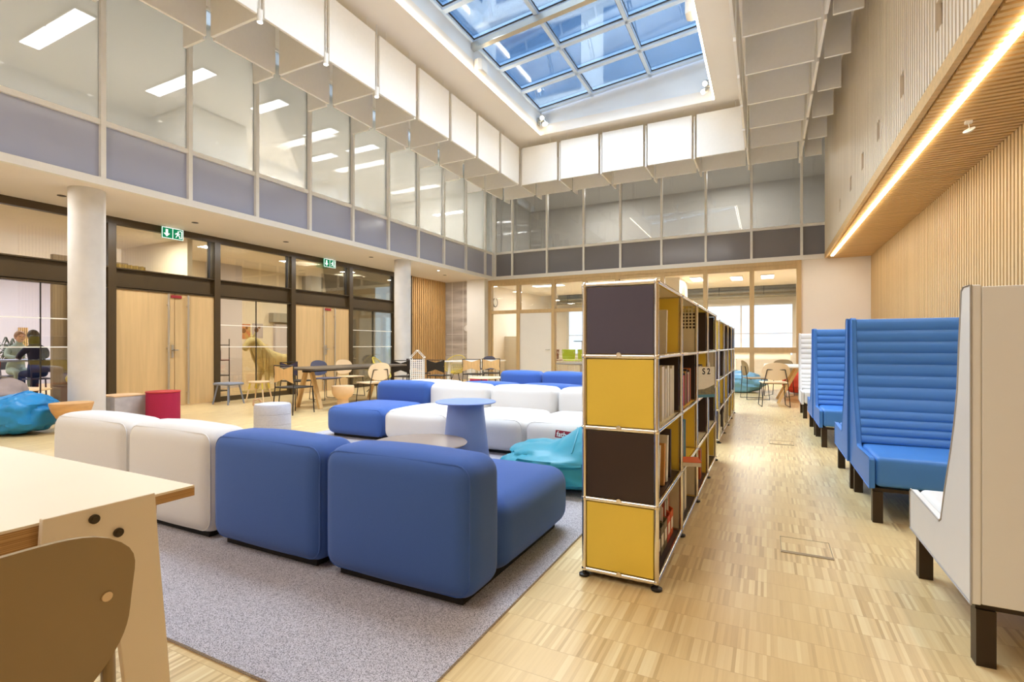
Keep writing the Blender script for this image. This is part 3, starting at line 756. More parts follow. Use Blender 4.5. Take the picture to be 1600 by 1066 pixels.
for i in range(7):
    baffle('y', GY[i+1]+.05, GY[i]-.06, RA, '%s white hanging panel from the rear corner in the right row facing the roof light' % nth(i), G1)
yr = [YBB]+GY
for i in range(8):
    baffle('y', yr[i+1]+.06, yr[i]-.06, RB, '%s white hanging panel from the rear corner in the right row nearest the battens' % nth(i), G1)
    baffle('x', RA+.1, RB-.05, yr[i], '%s crosswise hanging panel from the rear corner between the two right rows' % nth(i), G1) if i else None
    baffle('x', RB+.08, RB+.42, yr[i], '%s short hanging panel from the rear corner beside the upper right battens' % nth(i), G1)
for i in range(4):
    t = thing('downlight', '%s small tubular spotlight from the camera hanging between the left hanging panels' % nth(i), 'spotlight', (XA, GY[8-i]-.005, 5.42), 0, 'tubular spotlights on the left')
    m_ = MB(); m_.cyl((0,0,0), (0,0,.16), .038, n=16); m_.cyl((0,0,.16), (0,0,ZC-5.42), .008, n=6); m_.build('housing', M['wmetal'], t)
    MB().cyl((0,0,-.004), (0,0,-.001), .032, n=16).build('lamp', M['spot'], t)
# spotlight clusters, speakers
for (x, y, z, lb) in ((WX0+.01, 12.03, 6.95, 'cluster of silver spotlights in the left rear corner of the light well'), (WX1-.01, 11.95, 6.88, 'cluster of silver spotlights in the right rear corner of the light well')):
    sg = 1 if x < -3 else -1
    t = thing('spotlight_cluster', lb, 'spotlight', (x, y, z))
    m_ = MB(); m_.box(0, -.05, -.08, sg*.03, .05, .08); m_.cyl((sg*.03, 0, 0), (sg*.14, 0, 0), .012); m_.build('wall_bracket', M['steel'], t)
    for (p, d) in (((sg*.15, -.07, .05), (sg*.02, -.08, -.06)), ((sg*.15, .06, -.02), (sg*.08, .0, -.1)), ((sg*.17, -.03, -.1), (sg*.06, -.08, -.07))):
        p = Vector(p); d = Vector(d)
        h = MB().cyl(p-d*.6, p+d*.6, .055, .06, 14).build('lamp_head', M['steel'], t)
        MB().cyl(p+d*.62, p+d*.66, .05, .05, 14).build('lens', M['spot'], h)
for (x, y, z, lb) in ((WX0+.01, 8.95, 6.80, 'white box loudspeaker on the left wall of the light well'), (WX1-.01, 9.0, 6.80, 'white box loudspeaker on the right wall of the light well')):
    sg = 1 if x < -3 else -1
    t = thing('loudspeaker', lb, 'loudspeaker', (x, y, z))
    MB().prism([(0, -.13), (sg*.1, -.15), (sg*.17, -.11), (sg*.17, .11), (sg*.1, .15), (0, .13)], -.1, .14, 'z').build('cabinet', M['white'], t, False, .01)
    MB().box(sg*.171, -.1, -.08, sg*.176, .1, .12).build('grille', M['wmetal'], t, False)
# lamp on the pine soffit
t = thing('soffit_spotlight', 'small white spotlight with disc head hanging under the pine soffit', 'spotlight', (1.74, 6.35, ZS-.04))
m_ = MB(); m_.box(-.05, -.03, -.05, .05, .03, 0); m_.cyl((0, 0, -.05), (.02, 0, -.16), .006, n=6); m_.build('arm', M['wmetal'], t)
m_ = MB(); m_.lathe([(.0, -.03), (.05, -.025), (.085, 0), (.09, .012), (.0, .016)], 20)
o = m_.build('lamp_disc', M['wmetal'], t); o.location = (.01, 0, -.17); o.rotation_euler = (.5, -.5, 0); t.scale = (.55, .55, .55)
# exit signs
def exit_sign(y, lb):
    t = thing('exit_sign', lb, 'exit sign', (XD+.1, y, 3.13))
    MB().box(-.012, -.19, 0, .012, .19, .2).build('sign_panel', M['green'], t, False)
    m_ = MB()
    for (a, b, c_, d) in ((-.19, .19, 0, .008), (-.19, .19, .192, .2), (-.19, -.182, 0, .2), (.182, .19, 0, .2), (-.004, .004, 0, .2)): m_.box(.0125, a, c_, .016, b, d)
    m_.build('border', M['signlit'], t, False)
    a_ = MB(); a_.prism([(-.105, .03), (-.05, .09), (-.085, .09), (-.085, .165), (-.125, .165), (-.125, .09), (-.16, .09)], .0125, .016, 'x'); a_.build('arrow', M['signlit'], t, False)
    r = MB()                                          # running figure leaving through a doorway
    for poly in ([(.12, .03), (.165, .03), (.165, .17), (.12, .17), (.12, .16), (.155, .16), (.155, .04), (.12, .04)],
                 [(.075, .13), (.1, .135), (.095, .085), (.075, .08)], [(.075, .085), (.05, .04), (.06, .035), (.09, .08)],
                 [(.09, .085), (.12, .06), (.11, .035), (.12, .03), (.135, .06), (.1, .095)],
                 [(.075, .125), (.045, .115), (.045, .09), (.055, .09), (.058, .105), (.08, .11)], [(.1, .13), (.13, .105), (.125, .098), (.097, .115)]):
        r.prism(poly, .0125, .016, 'x')
    r.cyl((.0125, .098, .15), (.016, .098, .15), .013, n=12)
    r.build('running_figure', M['signlit'], t, False)
    MB().box(-.01, -.12, .2, .01, .12, ZS-3.13).build('ceiling_mount', M['wmetal'], t, False)
exit_sign(5.6, 'green exit sign with arrow above the nearer pair of oak doors')
exit_sign(9.4, 'green exit sign with arrow above the farther pair of oak doors')
# recessed soffit lights
for i, (x, y) in enumerate(((-9.27, 3.69), (-9.16, 5.57), (-9.12, 7.46), (-8.8, 9.7), (-8.6, 12.31), (-8.97, 13.18))):
    t = thing('recessed_downlight', '%s recessed downlight from the camera in the left soffit' % nth(i), 'downlight', (x, y, ZS), 0, 'recessed soffit downlights')
    m_ = MB(); m_.lathe([(.03, -.002), (.055, -.004), (.055, 0), (.03, 0)], 20); m_.build('trim_ring', M['wmetal'] if i == 4 else M['black'], t)
    MB().cyl((0,0,-.0035), (0,0,-.001), .03, n=16).build('lamp', M['spot'] if i == 4 else M['black'], t)
# concrete columns
for (x, y, lb) in ((-8.62, 3.72, 'thick round concrete column nearer the camera'), (-8.42, 10.45, 'thick round concrete column farther away beside the larch wall')):
    m_ = MB(); m_.lathe([(.21, 0), (.21, ZS)], 40, (0,0,0)); o = m_.build('column', M['concrete']); o.location = (x, y, 0); tag(o, lb, 'column', None)
t = thing('wall_sensor', 'round white sensor on the streaked stone panel', 'sensor', (-9.14, YB-.02, 1.74))
MB().cyl((0, -.008, 0), (0, -.05, 0), .11, .1, 24).build('cover', M['white'], t)
MB().cyl((0, 0, 0), (0, -.008, 0), .085, n=24).build('mount', M['wmetal'], t)

# ================================================================ RUG, SOFAS
o = MB().box(-5.25, 1.15, 0, -.99, 9.6, .012).build('rug', M['carpet'], None, False); tag(o, 'large grey speckled rug under the sofas', 'rug')
def sofa(x0, x1, y0, sg, m, label, group, zb=.015):
    """one modular sofa unit; y0 = outer face of the back, sg = +1 seat towards +y"""
    t = thing('sofa_module', label, 'sofa', ((x0+x1)/2, y0, zb), 0 if sg > 0 else PI, group)
    W = (x1-x0)/2-.012
    b = MB().soft(-W, .0, .03, W, .30, .625, .085, .022).build('backrest', m, t)
    z = MB()
    # piping seam near the outer face of the back
    def loop(y, ins, z0, z1, r):
        pts = []
        for cx_, cz_, a0 in ((W-ins-r, z1-ins-r, 0), (-W+ins+r, z1-ins-r, 90), (-W+ins+r, z0+ins+r, 180), (W-ins-r, z0+ins+r, 270)):
            for q in range(5):
                a = math.radians(a0+q*22.5); pts.append((cx_+r*math.cos(a), y, cz_+r*math.sin(a)))
        return pts
    z.tube(loop(.03, .016, .03, .625, .07), .0045, 5, True)
    z.build('seam', m, b)
    s_ = MB().soft(-W, .302, .03, W, 1.2, .375, .10, .03).build('seat', m, t)
    z = MB(); z.tube(loop(1.165, .019, .03, .375, .08), .0045, 5, True); z.build('seam', m, s_)
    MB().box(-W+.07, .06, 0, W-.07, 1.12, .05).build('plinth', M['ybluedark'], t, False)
    return t
GA, GB, GC, GD = 'modular sofa nearest the camera', 'modular sofa in the middle facing the camera', 'modular sofa backing onto the middle one', 'farthest modular sofa'
for (a, b, m, lb) in ((-4.7, -3.715, 'offwhite', 'off-white sofa unit at the left end of the nearest sofa, seen from behind'),
                      (-3.715, -2.84, 'offwhite', 'off-white sofa unit beside the blue ones of the nearest sofa, seen from behind'),
                      (-2.84, -1.965, 'blue', 'blue sofa unit between white and blue ones of the nearest sofa, seen from behind'),
                      (-1.965, -1.09, 'blue', 'blue sofa unit at the right end of the nearest sofa its seat in view')):
    sofa(a, b, 1.8, 1, M[m], lb, GA)
for (a, b, m, lb) in ((-4.95, -4.03, 'blue', 'blue sofa unit at the left end of the sofa facing the camera'),
                      (-4.03, -3.11, 'offwhite', 'off-white sofa unit next to the blue end of the sofa facing the camera'),
                      (-3.11, -2.2, 'offwhite', 'off-white sofa unit behind the periwinkle pedestal table'),
                      (-2.2, -1.28, 'offwhite', 'off-white sofa unit behind the turquoise beanbag')):
    sofa(a, b, 5.82, -1, M[m], lb, GB)
for (a, b, m, lb) in ((-4.7, -3.8, 'offwhite', 'off-white sofa unit whose top shows behind the blue end of the middle sofa'),
                      (-3.8, -2.9, 'blue', 'blue sofa unit next to the white one back to back with the middle sofa'),
                      (-2.9, -2.0, 'blue', 'blue sofa unit back to back with the middle sofa, behind the pedestal table'),
                      (-2.0, -1.1, 'blue', 'blue sofa unit back to back with the middle sofa, hidden by the bookcase end')):
    sofa(a, b, 5.87, 1, M[m], lb, GC)
for (a, b, lb) in ((-4.76, -3.86, 'left blue unit of the farthest sofa'), (-3.86, -2.97, 'right blue unit of the farthest sofa')):
    sofa(a, b, 9.18, -1, M['blue'], lb, GD)
# tables between the sofas
t = thing('pedestal_table', 'periwinkle blue side table with flared round pedestal and thin disc top', 'side table', (-2.57, 4.13, .0135))
MB().lathe([(.235, 0), (.235, .004), (.2, .28), (.172, .56), (.165, .578)], 40).build('pedestal', M['bluetable'], t)
MB().lathe([(.0, .578), (.285, .584), (.29, .59), (.285, .596), (.0, .597)], 48).build('tabletop', M['bluetable'], t)
t = thing('coffee_table', 'low round grey-brown coffee table on thin black rods', 'coffee table', (-2.64, 3.5, .0135))
MB().lathe([(.0, .292), (.40, .294), (.405, .3), (.40, .306), (.0, .307)], 56).build('tabletop', M['topgrey'], t)
for q in range(4):
    a = PI/4+q*PI/2
    m_ = MB(); m_.tube([(.3*math.cos(a), .3*math.sin(a), .293), (.26*math.cos(a), .26*math.sin(a), .15), (.3*math.cos(a), .3*math.sin(a), 0)], .007, 6); m_.build('leg', M['black'], t)
# poufs and stools
t = thing('felt_pouf', 'round light grey felt pouf with stitched bands and a leather handle', 'pouf', (-5.75, 4.5, 0))
pr = [(.18, 0), (.215, .006), (.222, .03), (.222, .118), (.217, .124), (.222, .13), (.222, .248), (.217, .254), (.222, .26), (.222, .36), (.21, .385), (.17, .392), (.02, .394)]
MB().lathe(pr, 40).build('body', M['felt'], t)
m_ = MB(); m_.tube([(-.205, -.09, .33), (-.23, -.11, .37), (-.235, -.10, .43), (-.215, -.04, .44), (-.19, -.02, .395)], .012, 8); m_.build('handle', M['leather'], t)
t = thing('red_pouf', 'crimson round pouf in front of the nearer oak doors', 'pouf', (-8.28, 4.55, 0))
MB().lathe([(.21, 0), (.222, .01), (.222, .425), (.0, .43)], 40).build('body', M['red'], t)
MB().lathe([(.0, .43), (.226, .43), (.23, .44), (.226, .448), (.0, .45)], 40).build('lid', M['redrim'], t)
t = thing('marbled_pouf', 'marbled pale grey pouf with one straight side, left of the crimson pouf', 'pouf', (-8.76, 4.22, 0))
pl = [(.24*math.cos(math.radians(a)), .24*math.sin(math.radians(a))) for a in range(60, 301, 12)] + [(.25, -.21), (.25, .21)]
MB().prism(pl, 0, .385, 'z').build('body', M['marble'], t, False, .006)
MB().prism([(x*1.02, y*1.02) for x, y in pl], .385, .4, 'z').build('top', M['tables'], t, False)
t = thing('wooden_bowl_stool', 'turned wooden bowl shaped stool at the foot of the nearer concrete column', 'stool', (-8.08, 3.32, 0))
MB().lathe([(.10, 0), (.11, .01), (.12, .16), (.15, .2), (.2, .29), (.228, .385), (.225, .4), (.0, .402)], 36).build('body', M['cork'], t)
t = thing('goblet_stool', 'pale wooden goblet shaped stool beside the long dark table', 'stool', (-6.75, 6.72, 0))
MB().lathe([(.13, 0), (.135, .01), (.1, .12), (.095, .2), (.15, .235), (.185, .3), (.195, .4), (.19, .43), (.0, .432)], 36).build('body', M['tables'], t)
def stool4(name, lb, loc, rz, m_seat, m_leg, m_tip, r, h, square):
    t = thing(name, lb, 'stool', loc, rz)
    if square: MB().soft(-r, -r*.8, h-.05, r, r*.8, h, .03, .004).build('seat', m_seat, t)
    else: MB().lathe([(.0, h-.03), (r*.97, h-.03), (r, h-.02), (r, h-.008), (r*.97, h), (0, h)], 32).build('seat', m_seat, t)
    for sx_ in (-1, 1):
        for sy_ in (-1, 1):
            p1 = Vector((sx_*r*.62, sy_*r*.55, h-.03)); p0 = Vector((sx_*r*.92, sy_*r*.82, 0)); pm = p1.lerp(p0, .33)
            l = MB().cyl(p1, p0 if m_tip is None else pm, .016, .014, 10).build('leg', m_leg, t)
            if m_tip: MB().cyl(pm, p0, .0155, .012, 10).build('leg_tip', m_tip, l)
stool4('square_stool', 'grey-blue four legged stool in front of the horse statue window', (-9.45, 6.40, 0), .1, M['taupeedge'] if False else mat('grey_blue_plastic', RGB(136, 142, 156), .5), mat('grey_blue_leg', RGB(128, 134, 150), .5), None, .22, .42, True)
stool4('round_stool', 'round wooden stool with yellow topped pale legs in front of the statue window', (-9.26, 6.93, 0), .4, M['peach'], M['yellowcord'], M['peach'], .2, .42, False)

# ================================================================ BEANBAGS
def bag(name, lb, loc, rz, sx, sy, sz, m, seed, peak=(0, 0), pk=0.0, group=None):
    t = thing(name, lb, 'beanbag', loc, rz, group)
    n, mm = 64, 32; vs = []; fs = []
    rnd = random.Random(seed); folds = [(rnd.uniform(0, 2*PI), rnd.uniform(.5, 1.1), rnd.uniform(2, 5)) for _ in range(7)]
    for i in range(mm+1):
        ph = PI*i/mm
        for k in range(n):
            th = 2*PI*k/n
            d = Vector((math.sin(ph)*math.cos(th), math.sin(ph)*math.sin(th), math.cos(ph)))
            e = lambda q, p: math.copysign(abs(q)**p, q)
            p = Vector((e(d.x, .8)*sx/2, e(d.y, .8)*sy/2, e(d.z, .75)*sz/2))
            nz = noise.noise(d*1.6+Vector((seed*3.1, 0, 0)))*.22 + noise.noise(d*4+Vector((0, seed*2.3, 0)))*.07
            rid = 0
            for (a, wd, fq) in folds:
                q = math.sin(fq*(d.x*math.cos(a)+d.y*math.sin(a)) + 3*d.z + a*2 + 1.5*noise.noise(d*2+Vector((a, a, seed))))
                rid += (1-abs(q))**4*.045
            p *= 1+nz*.55-rid
            p.z += sz/2
            if p.z < sz*.14: p.z = sz*.14*max(0, p.z/(sz*.14))**1.5 if p.z > 0 else 0
            if pk:
                w_ = max(0, 1-((p.x-peak[0])**2+(p.y-peak[1])**2)/(.4*sx)**2)
                p.z += pk*w_**1.5*(p.z/sz)
            p.z = max(p.z, 0)
            vs.append(p)
    for i in range(mm):
        for k in range(n): fs.append((i*n+k, (i+1)*n+k, (i+1)*n+(k+1) % n, i*n+(k+1) % n))
    b = MB().add(vs, fs).build('bag', m, t)
    # sewn seam across the top
    top = [max((v for v in vs if abs(v.y-y_) < sy*.07 and abs(v.x) < sx*.06 + .03), key=lambda v: v.z, default=None) for y_ in [sy*(-.4+.1*q) for q in range(9)]]
    top = [v+Vector((0, 0, .002)) for v in top if v]
    if len(top) > 2: MB().tube(top, .006, 5).build('seam', m, b)
    return t
tb = bag('beanbag', 'turquoise beanbag with red label between the near sofa and the bookcase', (-1.46, 3.93, .0125), .25, 1.15, .95, .33, M['turq'], 3, (.30, -.02), .22)
lb_ = MB().box(-.09, -.004, -.03, .09, .004, .035).build('label_tag', M['tagred'], tb, False); lb_.location = (-.05, .22, .35); lb_.rotation_euler = (-.2, .05, -.3)
text('lettering', 'fatboy', .062, M['signwhite'], lb_, (0, -.0045, 0), (PI/2, 0, 0), .0005, bold=.001)
bag('beanbag', 'bright blue beanbag on the floor at the far left', (-8.68, 3.0, 0), .4, .84, .76, .5, M['bagblue'], 5, (.1, .1), .05)
bag('beanbag', 'mauve-grey beanbag slumped against the bright blue one at the left edge', (-9.5, 3.05, 0), .1, .74, .74, .62, M['baggrey'], 9, (0, .2), .1)
bag('beanbag', 'pale sky blue beanbag before the rear oak glazing', (-.75, 13.8, 0), .1, 1.5, 1.0, .52, M['bagsky'], 11)
bag('beanbag', 'red-orange beanbag behind the white table at the rear right', (.8, 13.85, 0), .7, .9, .8, .62, M['bagred'], 14)

# ================================================================ BOOKCASES
def bookcase(label, loc, cells, ncol, heights, endcols, seed):
    """open steel tube bookcase: origin at its near right bottom corner, running to +y, depth towards -x"""
    t = thing('bookcase', label, 'bookcase', loc)
    D, Wd, Hh, z0 = .35, .75, .35, .035
    fr = MB()
    xs = (0, -D); R_ = .0115
    for j in range(ncol+1):
        y = j*Wd
        for x in xs:
            fr.cyl((x, y, z0), (x, y, z0+4*Hh), R_, n=10)
            for i in range(5): fr.sphere((x, y, z0+i*Hh), .0155, 10)
        for i in range(5): fr.cyl((xs[0], y, z0+i*Hh), (xs[1], y, z0+i*Hh), R_, n=10)
    for i in range(5):
        for x in xs: fr.cyl((x, 0, z0+i*Hh), (x, ncol*Wd, z0+i*Hh), R_, n=10)
    fr.build('tube_frame', M['chrome'], t)
    for j in range(ncol+1):
        for x in xs:
            m_ = MB(); m_.lathe([(.022, -.035), (.026, -.032), (.026, -.024), (.009, -.018), (.009, 0)], 16, (x, j*Wd, z0)); m_.build('foot', M['black'], t)
    for i in range(4):                       # end panels, i = 0 at the top
        za = z0+(3-i)*Hh
        MB().box(-D+.013, -.004, za+.013, -.013, .004, za+Hh-.013).build('end_panel', M[endcols[i]], t, False, .002)
        c_ = MB(); c_.cyl((-D/2, -.01, za+.008), (-D/2, -.016, za+.008), .012, n=10); c_.build('lock', M['chrome'], t)
    for j in range(ncol):
        for i in range(4):
            za = z0+(3-i)*Hh; ya = j*Wd; dv, fl_, = cells[i][j]
            if dv == 'perf':
                MB().box(-D/2+.013, -.002, -Hh/2+.013+.0, D/2-.013, .002, Hh/2-.013).build('divider_panel', M['perf'], t, False, loc=(-D/2, ya+Wd, za+Hh/2))
            else: MB().box(-D+.013, ya+Wd-.004, za+.013, -.013, ya+Wd+.004, za+Hh-.013).build('divider_panel', M[dv], t, False)
            MB().box(-D+.012, ya+.012, za-.006, -.012, ya+Wd-.012, za+.006).build('shelf_panel', M[fl_], t, False)
            MB().box(-D-.003, ya+.013, za+.013, -D+.003, ya+Wd-.013, za+Hh-.013).build('back_panel', M[dv if dv != 'perf' else 'beige'], t, False)
        MB().box(-D+.012, j*Wd+.012, z0+4*Hh-.006, -.012, j*Wd+Wd-.012, z0+4*Hh+.006).build('top_panel', M[['beige', 'beige', 'yel', 'brn'][j]], t, False)
    return t
BX1 = (-.457, 2.405, 0); BX2 = (-.50, 6.38, 0)
C1 = [[('yel', 'beige'), ('perf', 'beige'), ('brn', 'yel'), ('brn', 'beige')],
      [('brn', 'beige'), ('brn', 'yel'), ('yel', 'beige'), ('beige', 'beige')],
      [('yel', 'brn'), ('yel', 'yel'), ('brn', 'beige'), ('brn', 'beige')],
      [('beige', 'brn'), ('beige', 'brn'), ('yel', 'brn'), ('yel', 'brn')]]
C2 = [[('yel', 'beige'), ('brn', 'beige'), ('brn', 'brn'), ('anth', 'beige')],
      [('brn', 'beige'), ('beige', 'beige'), ('yel', 'beige'), ('beige', 'beige')],
      [('yel', 'brn'), ('yel', 'beige'), ('brn', 'beige'), ('anth', 'beige')],
      [('brn', 'beige'), ('beige', 'beige'), ('yel', 'beige'), ('yel', 'beige')]]
bookcase('nearer chrome tube bookcase with yellow and dark end panels', BX1, C1, 4, None, ['anth', 'yel', 'brn', 'yel'], 1)
bookcase('farther chrome tube bookcase standing behind the nearer one along the aisle', BX2, C2, 4, None, ['yel', 'brn', 'yel', 'anth'], 2)
RN = ['top', 'second', 'third', 'bottom']
nb = [0]
def book(bx, row, y, th, h, dp, col, label, lean=0, group=None, xoff=.0, dots=None, dy0=0, title=None):
    """upright book, spine to the aisle; y = distance from the near end of the case; lean in radians about the aisle axis"""
    zf = .035+(3-row)*.35+.0065
    t = thing('book', label, 'book', (bx[0]-.03-xoff, bx[1]+y, zf), 0, group or 'books on the %s shelf of the %s bookcase' % (RN[row], 'nearer' if bx is BX1 else 'farther'))
    if lean: t.rotation_euler = (lean, 0, 0)
    # keep the foot of a leaning book on the shelf
    if lean > 0: t.location.z += 0
    if lean < 0: t.location.z += th*math.sin(-lean)
    m_ = bookmat(*col); cv = MB()
    cv.box(-dp, 0, 0, 0, .003, h); cv.box(-dp, th-.003, 0, 0, th, h); cv.box(-.003, .003, 0, 0, th-.003, h)
    cv.build('cover', m_, t, False)
    MB().box(-dp+.004, .003, .003, -.003, th-.003, h-.004).build('pages', M['paper'], t, False)
    if dots:
        d_ = MB(); r_ = random.Random(5)
        for q in range(26):
            x = -.012-r_.random()*.1; z = .02+r_.random()*.1; d_.cyl((x, -.0005, z), (x, -.0012, z), .002+r_.random()*.004, n=8)
        d_.build('printed_dots', M['ink'], t, False)
    if title: text('lettering', title, .028, M['ink'], t, (-.045, -.0008, h*.72), (PI/2, 0, 0), .0003, bold=.0006)
    nb[0] += 1
    return t
# nearer case
book(BX1, 0, .42, .03, .24, .2, (236, 226, 200), 'worn cream catalogue leaning alone on the top shelf beside the yellow panel', -.10)
for q, (y, th, h, col, dd) in enumerate(((.30, .075, .285, (238, 230, 212), 0), (.40, .05, .27, (228, 218, 196), 0), (.47, .05, .285, (240, 234, 218), 0), (.545, .07, .265, (232, 222, 200), 0), (.625, .06, .28, (236, 228, 206), 1))):
    book(BX1, 1, y, th, h, .25, col, '%s cream folder from the near end on the second shelf of the nearer bookcase' % ORD[q] if not dd else 'cream folder with black dots on its cover on the second shelf', 0, dots=dd)
cols = [(228, 96, 48), (60, 40, 32), (206, 150, 60), (40, 36, 36), (196, 74, 50), (226, 214, 190), (70, 52, 40), (214, 120, 60)]
for q in range(8):
    book(BX1, 1, .75+.32+q*.045, .035, .2+.012*((q*5) % 4), .17, cols[q], '%s slim spine from the near end in the second column of the second shelf' % ORD[q])
for q in range(4):
    book(BX1, 1, 1.5+.5+q*.05, .042, .22+.01*(q % 3), .18, [(226, 214, 180), (206, 196, 160), (72, 50, 70), (232, 224, 200)][q], '%s book behind the displayed magazine on the second shelf' % ORD[q])
for q in range(3): book(BX1, 1, 2.25+.4+q*.055, .045, .25-.01*q, .18, [(228, 210, 150), (236, 222, 180), (214, 196, 140)][q], '%s pale yellow book in the last column of the second shelf' % ORD[q])
book(BX1, 2, .20, .035, .235, .2, (214, 210, 196), 'grey-white book titled in black leaning on the third shelf', -.16, title='the')
book(BX1, 2, .35, .035, .22, .18, (216, 156, 80), 'ochre book leaning between pale ones on the third shelf', -.13)
book(BX1, 2, .43, .045, .25, .19, (238, 232, 214), 'thick cream book leaning in front of the yellow panel on the third shelf', -.13)
book(BX1, 2, .56, .03, .27, .2, (74, 58, 52), 'dark brown book standing at the back of the leaning ones on the third shelf', 0)
for q in range(5):
    book(BX1, 2, .75+.18+q*.05, .04, [.24, .22, .25, .26, .25][q], .19, [(96, 56, 60), (218, 206, 190), (128, 56, 44), (58, 132, 130), (60, 96, 128)][q], '%s from the near end of the colourful books on the third shelf' % ORD[q])
for q in range(4):
    book(BX1, 2, 1.5+.1+q*.07, .055, [.25, .23, .24, .2][q], .2, [(232, 222, 198), (222, 206, 172), (236, 228, 210), (214, 200, 170)][q], '%s cream book in the third column of the third shelf' % ORD[q])
for q in range(3): book(BX1, 2, 2.25+.3+q*.06, .045, .24, .19, [(160, 40, 52), (120, 34, 46), (214, 206, 190)][q], '%s of the dark red and grey books in the last column of the third shelf' % ORD[q])
# magazine files on the bottom shelf
def mfile(y, col, mcol, label, seed):
    zf = .035+.0065
    t = thing('magazine_file', label, 'magazine file', (BX1[0]-.035, BX1[1]+y, zf), 0, 'magazine files on the bottom shelf')
    b = MB(); W_, D_ = .085, .23
    b.prism([(-D_, 0), (0, 0), (0, .14), (-D_, .25)], 0, .004, 'y'); b.prism([(-D_, 0), (0, 0), (0, .14), (-D_, .25)], W_-.004, W_, 'y')
    b.box(-D_, .004, 0, 0, W_-.004, .004); b.box(-.004, .004, .004, 0, W_-.004, .14); b.box(-D_, .004, .004, -D_+.004, W_-.004, .25)
    b.build('box', bookmat(*col), t, False)
    MB().box(.0003, .012, .04, .0015, W_-.012, .10).build('label_sticker', M['paper'], t, False)
    r = random.Random(seed); yy = .008
    while yy < W_-.02:
        w_ = r.uniform(.006, .014); h = r.uniform(.19, .27)
        MB().box(-.21, yy, .005, -.02, yy+w_, h).build('magazine', bookmat(*r.choice([(230, 222, 204), (96, 84, 76), (190, 90, 60), (216, 206, 186), (60, 52, 50)])), t, False); yy += w_+.003
for q, (y, col, lb) in enumerate(((.2, (70, 30, 30), 'dark red magazine file at the near end of the bottom shelf'), (.3, (116, 104, 66), 'olive magazine file on the bottom shelf, nearest the end panel'), (.4, (128, 112, 72), 'olive magazine file next to the orange ones on the bottom shelf'), (.5, (206, 76, 36), 'orange magazine file beside the olive ones on the bottom shelf'), (.6, (220, 100, 44), 'bright orange magazine file at the far end of the bottom shelf'))):
    mfile(y, col, None, lb, q)
t = thing('lying_book', 'orange covered book lying flat and jutting out over the aisle', 'book', (BX1[0]+.10, BX1[1]+.87, .035+.35+.0125))
MB().box(-.2, 0, 0, 0, .15, .025).build('pages', M['paper'], t, False, .001); MB().box(-.203, -.002, .0255, .003, .152, .029).build('cover', bookmat(232, 106, 44), t, False)
t.rotation_euler = (0, 0, .25)
for q in range(4):
    book(BX1, 3, .75+.16+q*.075, .06, [.28, .27, .25, .29][q], .22, [(226, 218, 196), (186, 180, 158), (160, 152, 130), (238, 226, 194)][q], '%s large pale volume in the second column of the bottom shelf' % ORD[q])
for q in range(2): book(BX1, 3, 1.5+.5+q*.06, .045, .24, .2, [(204, 96, 44), (150, 80, 50)][q], '%s rust coloured book in the third column of the bottom shelf' % ORD[q])
for q in range(3): book(BX1, 3, 2.25+.2+q*.07, .055, .25-.02*q, .2, [(206, 92, 40), (226, 216, 192), (176, 70, 40)][q], '%s book in the last column of the bottom shelf' % ORD[q])
# displayed magazine
t = thing('magazine', 'magazine with S 2 on its cover displayed facing the camera', 'magazine', (BX1[0]+.006, BX1[1]+1.515, .757))
t.rotation_euler = (0, 0, .86)
MB().box(0, 0, 0, .16, .008, .225).build('cover', M['paper'], t, False)
p = MB(); p.prism([(0, .0), (.16, .0), (.16, .095), (.11, .075), (.06, .062), (0, .06)], -.0012, -.0002, 'y'); p.build('photograph', M['picture'], t, False)
MB().box(0, -.002, 0, .16, -.0013, .022).build('photograph', M['pictureb'], t, False)
text('lettering', 'S 2', .062, M['ink'], t, (.08, -.0008, .19), (PI/2, 0, 0), .0004, bold=.0012)
# farther case
rr = random.Random(21)
pal = [(232, 220, 190), (214, 196, 150), (226, 214, 190), (84, 60, 48), (150, 96, 66), (206, 190, 150), (236, 228, 206), (120, 64, 50), (196, 170, 120)]
for i in range(4):
    for j in range(4):
        n = [[4, 3, 3, 0], [2, 4, 3, 4], [2, 4, 4, 2], [1, 4, 3, 3]][i][j]; y = j*.75+(.62 if (i, j) == (3, 0) else .25)
        for q in range(n):
            th = rr.uniform(.03, .06); h = rr.uniform(.19, .285)
            book(BX2, i, y, th, h, .2, rr.choice(pal), '%s book from the near end in the %s column of the %s shelf, farther bookcase' % (ORD[q], ORD[j], RN[i])); y += th+.012
t = thing('flat_box', 'pale flat box lying low at the near end of the farther bookcase', 'box', (BX2[0]-.03, BX2[1]+.16, .0415))
MB().box(-.28, 0, 0, .02, .4, .05).build('body', bookmat(232, 218, 190), t, False, .003); MB().box(-.285, -.005, .0505, .025, .405, .07).build('lid', bookmat(240, 228, 204), t, False, .003)

